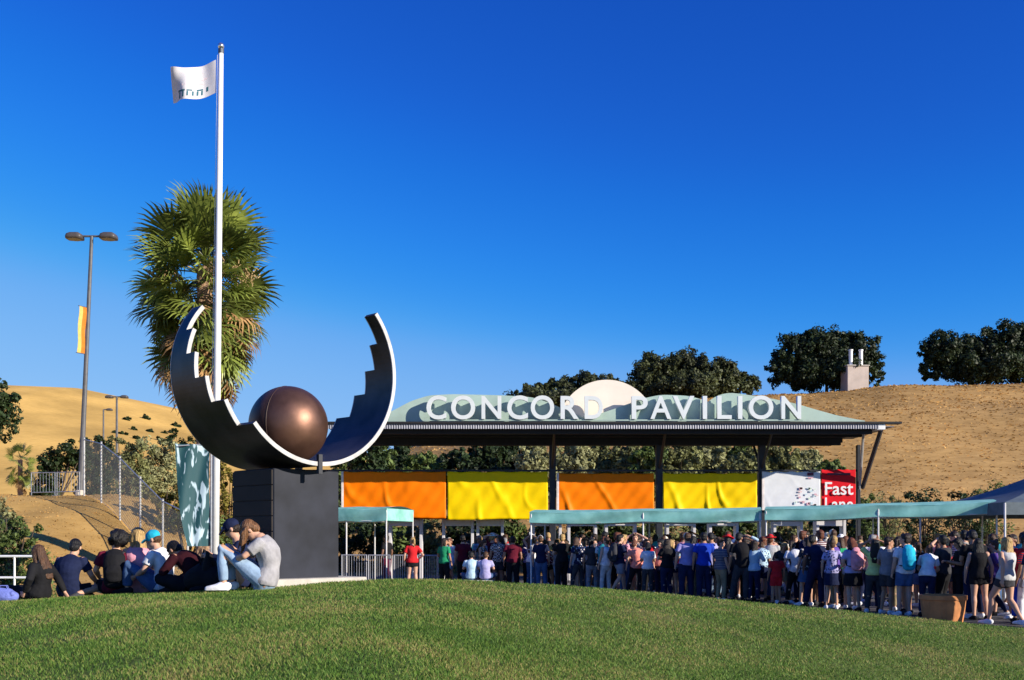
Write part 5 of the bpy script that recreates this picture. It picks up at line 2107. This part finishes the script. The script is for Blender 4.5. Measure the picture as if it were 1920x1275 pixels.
FRONT_PX = [830, 1000, 1180, 1300, 1480, 1560, 1700, 1900, 2100]
FRONT_Y = [35.5, 33.0, 30.0, 28.2, 26.2, 24.6, 22.4, 20.0, 18.5]
rows = [
    # px, Y, height, pose, skin, hair colour, hair, shirt, colour, bottoms, colour, hat, hatcolour, shoes, facing(deg, 0 = away), extra, place
    (773, 34.6, 1.68, 'hip_f', 'light', 'blonde', 'ponytail', 'tee', 'red', 'hotpants', 'black', None, None, 'white', 10, None, 'standing alone by the steel barriers'),
    (726, 37.8, 1.78, 'relaxed', 'brown', 'black', 'short', 'tee', 'black', 'long', 'maroon', None, None, 'black', 60, None, 'at the post of the small canopy'),
    (833, 34.5, 1.66, 'talk_f', 'tan', 'dark brown', 'long', 'tee', 'green', 'long', 'black', None, None, 'black', -30, None, 'at the start of the queue'),
    (868, 35.2, 1.75, 'relaxed', 'light', 'black', 'short', 'tee', 'maroon', 'long', 'black', 'cap', 'black', 'black', 0, None, 'beside the person in green'),
    (905, 34.3, 1.62, 'phone_f', 'light', 'brown', 'long', 'tank', 'floral brown', 'long', 'black', None, None, 'black', -120, None, 'checking a phone'),
    (932, 34.6, 1.75, 'strap', 'tan', 'dark brown', 'short', 'tee', 'checked brown', 'shorts', 'charcoal', None, None, 'white', 15, None, 'near the gates'),
    (962, 34.0, 1.72, 'relaxed', 'tan', 'black', 'short', 'tee', 'maroon', 'long', 'black', None, None, 'black', 5, None, 'near the gates'),
    (990, 34.2, 1.64, 'crossed_f', 'light', 'auburn', 'bob', 'tee', 'floral purple', 'long', 'black', None, None, 'black', 40, None, 'at the end pole of the long canopy'),
    (1016, 32.9, 1.74, 'relaxed', 'light', 'brown', 'short', 'tee', 'navy', 'long', 'denim blue', 'cap', 'white', 'black', 0, None, 'beneath the long canopy end'),
    (1052, 32.4, 1.78, 'crossed', 'light', 'blonde', 'short', 'tee', 'black', 'long', 'black', None, None, 'white', 15, None, 'beneath the long canopy'),
    (1082, 32.4, 1.6, 'talk_f', 'light', 'dark brown', 'long', 'tank', 'pale grey', 'hotpants', 'denim blue', None, None, 'cream', -70, None, 'turning to a friend'),
    (1110, 31.8, 1.66, 'point_f', 'tan', 'black', 'ponytail', 'tee', 'charcoal', 'slim', 'grey', None, None, 'white', 0, None, 'in the queue'),
    (1136, 31.2, 1.68, 'hip_f', 'light', 'brown', 'ponytail', 'tank', 'white', 'slim', 'pale grey', None, None, 'white', 30, None, 'with one hand on the hip'),
    (1160, 30.6, 1.76, 'walk', 'light', 'black', 'short', 'tee', 'navy', 'shorts', 'grey', None, None, 'white', -65, 'charcoal', 'walking along the lawn edge'),
    (1190, 30.2, 1.62, 'slouch_f', 'light', 'auburn', 'bun', 'tee', 'salmon', 'slim', 'black', None, None, 'black', 10, None, 'in the queue'),
    (1214, 29.5, 1.54, 'phone_f', 'tan', 'black', 'bob', 'tee', 'white', 'slim', 'charcoal', None, None, 'black', 0, None, 'in the front of the queue'),
    (1250, 29.3, 1.64, 'crossed_f', 'light', 'dark brown', 'long', 'tee', 'black', 'slim', 'navy', None, None, 'white', 20, None, 'in the queue'),
    (1286, 28.3, 1.80, 'relaxed', 'light', 'brown', 'short', 'tee', 'striped lavender', 'long', 'navy', 'cap', 'cream', 'black', 8, None, 'beside the person in royal blue'),
    (1320, 27.9, 1.80, 'relaxed', 'tan', 'black', 'short', 'tee', 'royal blue', 'long', 'navy', None, None, 'black', 0, None, 'in the front of the queue'),
    (1352, 28.0, 1.64, 'talk_f', 'light', 'brown', 'bun', 'tee', 'striped grey', 'slim', 'khaki', None, None, 'white', -60, None, 'talking sideways'),
    (1388, 27.2, 1.82, 'slouch', 'tan', 'black', 'short', 'tee', 'black', 'long', 'charcoal', None, None, 'black', 0, None, 'in the front of the queue'),
    (1413, 27.4, 1.60, 'strap_f', 'light', 'dark brown', 'long', 'long', 'pale blue', 'slim', 'navy', None, None, 'black', -35, None, 'next to the child in red'),
    (1430, 28.5, 1.70, 'brow_f', 'light', 'auburn', 'long', 'tee', 'salmon', 'slim', 'black', None, None, 'black', 0, None, 'shading the eyes'),
    (1455, 26.2, 1.30, 'relaxed', 'tan', 'black', 'short', 'tee', 'red', 'shorts', 'red', None, None, 'black', 5, None, 'a child'),
    (1492, 26.4, 1.62, 'slouch_f', 'light', 'dark brown', 'ponytail', 'tee', 'white', 'slim', 'black', None, None, 'black', 0, None, 'next to the child in red'),
    (1530, 25.6, 1.76, 'slouch', 'brown', 'black', 'short', 'tee', 'navy', 'long', 'navy', None, None, 'black', 6, None, 'in the front of the queue'),
    (1560, 24.7, 1.62, 'hip_f', 'light', 'brown', 'bun', 'tee', 'floral lavender', 'skirt', 'navy', None, None, 'white', -15, None, 'in the front of the queue'),
    (1601, 24.0, 1.66, 'phone_f', 'light', 'auburn', 'long', 'tee', 'lavender', 'skirt', 'black', None, None, 'black', 12, 'pink', 'in the front of the queue'),
    (1640, 23.6, 1.62, 'headhold_f', 'tan', 'black', 'long', 'tee', 'yellow green', 'slim', 'charcoal', None, None, 'white', -20, None, 'between backpack wearers'),
    (1662, 23.4, 1.68, 'talk', 'tan', 'dark brown', 'short', 'tee', 'grey', 'shorts', 'charcoal', None, None, 'white', -50, None, 'near the planter'),
    (1694, 22.6, 1.74, 'strap', 'light', 'dark brown', 'short', 'tee', 'white', 'shorts', 'denim blue', None, None, 'white', 5, 'turquoise', 'near the planter'),
    (1736, 22.6, 1.62, 'bend_f', 'light', 'brown', 'ponytail', 'tee', 'white', 'slim', 'navy', None, None, 'black', -25, None, 'behind the planter'),
    (1768, 22.8, 1.72, 'crossed', 'tan', 'black', 'short', 'tee', 'charcoal', 'long', 'black', None, None, 'black', 30, None, 'behind the planter'),
    (1796, 22.2, 1.66, 'phone_f', 'tan', 'black', 'long', 'tee', 'black', 'slim', 'black', None, None, 'white', 90, None, 'behind the planter'),
    (1838, 21.7, 1.64, 'relaxed_f', 'light', 'black', 'long', 'tank', 'black', 'hotpants', 'black', None, None, 'black', -8, None, 'beside the planter'),
    (1862, 22.3, 1.60, 'walk_f', 'light', 'brown', 'bun', 'tee', 'purple', 'slim', 'navy', None, None, 'white', 70, None, 'striding beside the planter'),
    (1882, 20.1, 1.67, 'walk_f', 'light', 'blonde', 'long', 'tank', 'pale grey', 'hotpants', 'charcoal', None, None, 'white', 25, None, 'bare legged at the edge of the lawn'),
    (1916, 20.8, 1.72, 'relaxed', 'tan', 'black', 'short', 'tee', 'red', 'long', 'royal blue', None, None, 'black', -20, None, 'by the navy tent'),
    (1945, 19.6, 1.66, 'strap_f', 'light', 'brown', 'long', 'tee', 'navy', 'shorts', 'denim blue', None, None, 'white', 10, None, 'by the navy tent'),
]
rc = random.Random(21)
CROWD = []
SHN = {'tee': 'tee', 'tank': 'tank top', 'long': 'long sleeved top'}
BTN = {'long': 'trousers', 'slim': 'slim trousers', 'shorts': 'shorts', 'hotpants': 'short shorts', 'skirt': 'skirt'}
HRN = {'short': 'short', 'long': 'long', 'ponytail': 'ponytailed', 'bun': 'bunned', 'bob': 'bobbed', 'big': 'bushy'}


def make_label(shirtc, shirt, botc, bot, hairc, hair, hat, hatc, place):
    top = '%s %s, %s %s' % (shirtc, SHN[shirt], botc, BTN[bot])
    hd = ('%s %s' % (hatc, 'cap' if hat == 'cap' else 'sun hat')) if hat else ('%s %s hair' % (HRN[hair], hairc))
    lb = 'person in %s, %s, %s' % (top, hd, place)
    if len(lb.split()) > 16:
        lb = 'person in %s %s, %s, %s' % (shirtc, SHN[shirt], hd, place)
    if len(lb.split()) > 16:
        lb = 'person in %s %s, %s' % (shirtc, SHN[shirt], place)
    return lb


pts_used = []
for (px, Y, hgt, pose, skin, hc, hs, st, stc, bt, btc, hat, hatc, shoe, face, bag, place) in rows:
    Y += rc.uniform(-.2, .4)
    x = px_x(px, Y)
    lb = make_label(stc, st, btc, bt, hc, hs, hat, hatc, place)
    o = crowd_person(x, Y, R(face), pose, hgt / 1.70, skin, hc, hs, st, stc, bt, btc, hat, hatc, shoe, lb, eye=abs(face) > 55)
    pts_used.append((x, Y))
    if bag:
        worn_backpack(o, bag, '%s backpack worn over a %s %s %s' % (bag, stc, SHN[st], place))
# the queue behind: every person an individual
dull = ['black', 'white', 'charcoal', 'black', 'red', 'pale grey', 'dark maroon', 'white', 'brown', 'pale blue', 'grey', 'pink', 'maroon', 'brown', 'grey', 'white', 'black', 'navy', 'purple', 'pale grey', 'lavender', 'denim blue', 'red', 'pale blue', 'pink', 'black', 'charcoal', 'teal', 'cream', 'green', 'salmon', 'maroon', 'royal blue']
tries = 0
count = 0
while count < 185 and tries < 30000:
    tries += 1
    px = rc.uniform(842, 1965)
    fy = float(np.interp(px, FRONT_PX, FRONT_Y))
    Y = fy + .6 + (38.6 - fy) * rc.random() ** 2.4
    if Y > 39.0 or (px > 1780 and Y > 30):
        continue
    if pts_used and rc.random() < .55:   # friends stand close together
        a, b = rc.choice(pts_used)
        ang = rc.uniform(0, 6.28)
        Y = b + .45 * math.sin(ang)
        px = 960 + F * (a + .45 * math.cos(ang)) / Y
        if Y < float(np.interp(px, FRONT_PX, FRONT_Y)) + .55 or px < 842:
            continue
    x = px_x(px, Y)
    if any((x - a) ** 2 + (Y - b) ** 2 < .40 ** 2 for a, b in pts_used):
        continue
    if abs(px - 1768) < 36 and Y < 22.3:
        continue
    fem = rc.random() < .55
    pose = rc.choice(['relaxed', 'slouch', 'hip', 'phone', 'crossed', 'strap', 'talk', 'slouch', 'bend', 'point', 'headhold', 'walk']) + ('_f' if fem else '')
    hs = rc.choice(['long', 'ponytail', 'bun', 'bob', 'long']) if fem else 'short'
    hc = rc.choice(['dark brown', 'black', 'brown', 'blonde', 'dark brown', 'brown', 'auburn', 'grey' if not fem else 'black'])
    hat = None
    q = rc.random()
    if q < .14:
        hat = 'cap'
    elif q < .20:
        hat = 'hat'
    hatc = rc.choice(['white', 'black', 'navy', 'cream', 'red', 'white'])
    if hat and hs in ('bun',):
        hs = 'long'
    st = rc.choice(['tee', 'tee', 'tee', 'tank' if fem else 'tee', 'long' if rc.random() < .4 else 'tee'])
    stc = rc.choice(dull)
    if rc.random() < .28 and stc not in PAT:
        stc = rc.choice(PAT) + ' ' + stc
    bt = rc.choice(['slim', 'hotpants', 'skirt', 'slim', 'shorts']) if fem else rc.choice(['long', 'shorts', 'long'])
    btc = rc.choice(['black', 'navy', 'denim blue', 'charcoal', 'khaki', 'light denim', 'black', 'white' if rc.random() < .2 else 'denim blue'])
    skin = rc.choice(['light', 'light', 'tan', 'tan', 'brown'])
    face = rc.gauss(0, 60)
    if rc.random() < .16:
        face = rc.uniform(120, 240)
    hgt = (rc.gauss(1.63, .09) if fem else rc.gauss(1.75, .10))
    hgt = min(1.86, max(1.48, hgt))
    zone = 'queueing near gates' if px < 985 else ('queueing at long canopy' if px < 1430 else 'queueing towards navy tent')
    lb = make_label(stc, st, btc, bt, hc, hs, hat, hatc, zone)
    o = crowd_person(x, Y, R(face), pose, hgt / 1.70, skin, hc, hs, st, stc, bt, btc, hat, hatc, rc.choice(['black', 'white', 'charcoal']), lb, eye=abs(face) > 80)
    pts_used.append((x, Y))
    count += 1
    if rc.random() < .16 and abs(face) < 60:
        bc_ = rc.choice(['black', 'navy', 'grey', 'teal', 'red'])
        worn_backpack(o, bc_, '%s backpack on a person in %s %s %s' % (bc_, stc, SHN[st], zone))


# ---------------------------------------------------------------- the group sitting on the mound
def seat_z(x, y):
    return float(lawn_z(x, y))


def sitter(px, Y, rz, j, skin, hairc, hair, shirt, shirtc, bot, botc, label, hat=None, hatc=None, shoe='white', scale=1.0, logo=False):
    x = px_x(px, Y)
    root = thing('person', label, 'person', (x, Y, seat_z(x, Y) - .01), R(rz), 'people sitting on the grass mound')
    root.scale = (scale, scale, scale)
    b = part('body', body_mesh(j, .0085, .4), root, SKINS[skin])
    part('shirt', shirt_mesh(j, shirt, .011, .6), root, cl(shirtc))
    part('shorts' if bot == 'shorts' else 'trousers', trouser_mesh(j, bot, .011, .6), root, cl(botc))
    for s in 'LR':
        part('shoe', shoe_mesh(j, s), root, cl(shoe))
    H = head_matrix(j)
    if hair == 'fallen':
        part('hair', fallen_hair(j), root, hr(hairc))
    else:
        part('hair', hair_mesh(hair), root, hr(hairc), j['head'], H.to_euler())
    if hat:
        c = part('cap', cap_mesh(), root, cl(hatc), j['head'], H.to_euler())
        if logo:
            mb = MB()
            mb.box((0, .100, .085), (.055, .012, .03), M=Euler((.5, 0, 0)).to_matrix())
            part('cap_badge', mb.mesh('cap_badge', (M_white,)), c)
    eyes(j, b, root)
    return root


def sit(**k):
    d = dict(pel=V((0, 0, .125)), mid=V((0, -.06, .38)), neck=V((0, .02, .62)), head=V((0, .07, .76)), hyaw=0.0, hpit=.2,
             elL=V((-.25, .08, .36)), elR=V((.25, .08, .36)), wrL=V((-.12, .30, .42)), wrR=V((.12, .30, .42)),
             knL=V((-.11, .40, .47)), knR=V((.11, .40, .47)), anL=V((-.11, .40, .09)), anR=V((.11, .40, .09)), toeL=V((-.1, 1, 0)), toeR=V((.1, 1, 0)), fem=0.0, curl=.8)
    d.update(k)
    return d


# young woman leaning on the pedestal, hugging her knees
g_j = sit(fem=1.0, mid=V((0, -.05, .36)), neck=V((0, .05, .60)), head=V((0, .165, .685)), hpit=1.05, knL=V((-.09, .47, .48)), knR=V((.09, .44, .49)), anL=V((-.09, .45, .09)), anR=V((.09, .40, .09)),
          elL=V((-.22, .19, .40)), elR=V((.22, .19, .40)), wrL=V((-.05, .38, .34)), wrR=V((.13, .36, .38)))
sitter(497, 12.25, 92, g_j, 'light', 'light brown', 'fallen', 'tee', 'mid grey', 'slim', 'light denim', 'person in grey tee and light jeans hugging knees, head bowed, against the pedestal')
# navy cap behind her knees
n_j = sit(mid=V((0, -.05, .38)), neck=V((0, .04, .62)), head=V((0, .10, .765)), hpit=.55, hyaw=-.3, knL=V((-.14, .38, .44)), knR=V((.12, .42, .46)), elL=V((-.25, .15, .36)), wrL=V((-.14, .36, .44)))
sitter(452, 12.95, 105, n_j, 'light', 'dark brown', 'cap', 'long', 'navy', 'long', 'black', 'person in navy cap and navy hoodie sitting behind the one hugging knees', 'cap', 'navy', 'black', .98, True)
# dark hunched person
d_j = sit(mid=V((0, .0, .34)), neck=V((0, .20, .50)), head=V((0, .32, .56)), hpit=1.0, knL=V((-.28, .30, .20)), knR=V((.28, .30, .20)), anL=V((.05, .34, .09)), anR=V((-.10, .30, .09)), elL=V((-.27, .26, .28)), elR=V((.27, .26, .28)), wrL=V((-.12, .42, .16)), wrR=V((.12, .42, .16)))
sitter(362, 13.2, 62, d_j, 'tan', 'black', 'short', 'long', 'dark maroon', 'long', 'black', 'person in dark maroon top hunched forward between the blue cap and the jeans', None, None, 'black', .95)
# white tee, blue cap, facing left
w_j = sit(mid=V((0, -.04, .37)), neck=V((0, .06, .60)), head=V((0, .115, .745)), hpit=.45, hyaw=.1, knL=V((-.12, .42, .40)), knR=V((.16, .40, .34)), anL=V((-.1, .46, .09)), anR=V((.14, .52, .09)), elL=V((-.24, .12, .34)), wrL=V((-.14, .33, .24)), elR=V((.24, .10, .34)), wrR=V((.17, .28, .15)))
sitter(303, 13.7, 78, w_j, 'light', 'brown', 'cap', 'tee', 'white', 'long', 'denim blue', 'person in white tee and bright blue cap sitting sideways, looking down', 'cap', 'turquoise', 'black', .94)
# blonde behind
b_j = sit(fem=1.0, hpit=.1, hyaw=.5, knL=V((-.26, .32, .16)), knR=V((.26, .32, .16)), anL=V((.06, .34, .09)), anR=V((-.08, .28, .09)))
sitter(259, 14.0, 30, b_j, 'light', 'blonde', 'long', 'tank', 'pink', 'slim', 'navy', 'blonde person in pale pink top sitting half hidden behind the maroon tee')
# maroon tee, bushy dark hair, backpack
m_j = sit(hpit=.05, hyaw=.85, mid=V((0, -.03, .38)), neck=V((0, .0, .63)), head=V((0, .03, .775)), knL=V((-.28, .30, .17)), knR=V((.28, .30, .17)), anL=V((.06, .34, .09)), anR=V((-.08, .28, .09)), elL=V((-.27, .02, .37)), wrL=V((-.25, .25, .26)), elR=V((.27, .0, .37)), wrR=V((.26, .22, .25)))
mo = sitter(218, 13.9, 14, m_j, 'light', 'black', 'big', 'tee', 'maroon', 'slim', 'black', 'person in maroon tee with bushy black hair and a black backpack, sitting on the grass', scale=.94)
bp_ = worn_backpack(mo, 'black', 'black backpack on the back of the seated person in maroon', z=.40, y=-.10)
bp_['group'] = 'bags on the mound'
# navy tee
v_j = sit(hpit=.55, hyaw=.25, mid=V((0, -.06, .37)), neck=V((0, .06, .60)), head=V((0, .13, .735)), knL=V((-.30, .28, .16)), knR=V((.34, .16, .16)), anL=V((.06, .34, .09)), anR=V((.18, -.10, .085)), toeR=V((-.6, -1, 0)), elL=V((-.28, .08, .35)), wrL=V((-.24, .30, .25)), elR=V((.28, .08, .34)), wrR=V((.26, .28, .22)))
sitter(132, 13.9, -8, v_j, 'light', 'black', 'short', 'tee', 'navy', 'shorts', 'black', 'person in navy tee and black shorts sitting with back turned, bare legs folded', None, None, 'charcoal', .90)
# black clothes, legs stretched out
k_j = sit(fem=1.0, hpit=.3, mid=V((0, -.05, .34)), neck=V((0, -.02, .56)), head=V((0, .03, .69)), knL=V((-.12, .46, .17)), knR=V((.10, .47, .16)), anL=V((-.13, .90, .09)), anR=V((.12, .90, .09)), elL=V((-.26, -.06, .33)), wrL=V((-.20, .10, .14)), elR=V((.26, -.10, .33)), wrR=V((.30, -.20, .11)), toeL=V((-.2, .5, .6)), toeR=V((.2, .5, .6)))
sitter(74, 13.2, 72, k_j, 'light', 'brown', 'long', 'long', 'black', 'slim', 'black', 'person in black with long brown hair, legs stretched out on the grass', None, None, 'black', .84)


def duffel(px, Y, rz, col, label, s):
    x = px_x(px, Y)
    root = thing('tote_bag', label, 'bag', (x, Y, seat_z(x, Y)), R(rz), 'bags on the mound')
    root.scale = (s, s, s)
    mb = MB()
    mb.loft([(-.2, 0, .12), (-.1, .01, .15), (.1, -.01, .14), (.2, 0, .11)], [(.11, .12), (.14, .15), (.13, .14), (.10, .10)], 14, side=(0, 1, 0))
    for i in range(14):
        a = i * 1.1
        mb.ell((.18 * math.cos(a * 1.7), .09 * math.sin(a), .16 + .05 * math.sin(a * 2.3)), (.06, .05, .05), None, 8, 6)
    part('bag_body', remesh(mb, .012, 3, .6, 'bag_body'), root, cl(col))
    mb = MB()
    for y in (-.06, .06):
        mb.loft([(-.10, y, .24), (-.07, y * 1.1, .33), (.07, y * 1.1, .33), (.10, y, .23)], [.009] * 4, 6)
    m = mb.mesh('handle')
    m.materials.append(None)
    part('handle', m, root, cl(col))
    return root


duffel(6, 13.0, 15, 'periwinkle', 'pale lavender blue bag lying beside the person in black', .6)
duffel(396, 12.8, -20, 'black', 'black bag slumped on the grass before the navy cap', 1.2)


# people sitting at the start of the queue
q_j = sit(knL=V((-.28, .30, .17)), knR=V((.28, .30, .17)), anL=V((.06, .34, .09)), anR=V((-.08, .28, .09)))
for px, Y, rz, st, lab, hc in ((884, 33.6, 8, 'pale blue', 'person in pale blue tee sitting on the paving at the start of the queue', 'black'), (910, 33.5, -10, 'lavender', 'person in lavender tee sitting on the paving at the start of the queue', 'brown')):
    x = px_x(px, Y)
    root = thing('person', lab, 'person', (x, Y, .35), R(rz), 'people waiting in the entrance queue')
    part('body', cached(('b', 'q'), lambda: body_mesh(q_j, .0115, .45)), root, SKINS['light'])
    part('shirt', cached(('s', 'q'), lambda: shirt_mesh(q_j, 'tee', .016)), root, cl(st))
    part('trousers', cached(('t', 'q'), lambda: trouser_mesh(q_j, 'slim', .016)), root, cl('denim blue'))
    for s in 'LR':
        part('shoe', cached(('f', 'q', s), lambda: shoe_mesh(q_j, s, .012)), root, cl('white'))
    part('hair', hair_mesh('short'), root, hr(hc), q_j['head'], head_matrix(q_j).to_euler())
    eyes(q_j, None, root)


def bench():
    Y = 33.55
    a, b = px_x(868, Y), px_x(926, Y)
    root = thing('bench', 'low grey concrete bench under two seated people in the queue', 'bench', ((a + b) / 2, Y, 0), 0)
    MB().bbox(((a + b) / 2, Y + .1, .29), (b - a, .8, .12), .02).build('seat', M_conc, root)
    for x in (a + .15, b - .15):
        MB().bbox((x, Y + .1, .115), (.14, .6, .23), .01).build('leg', M_conc, root)


bench()
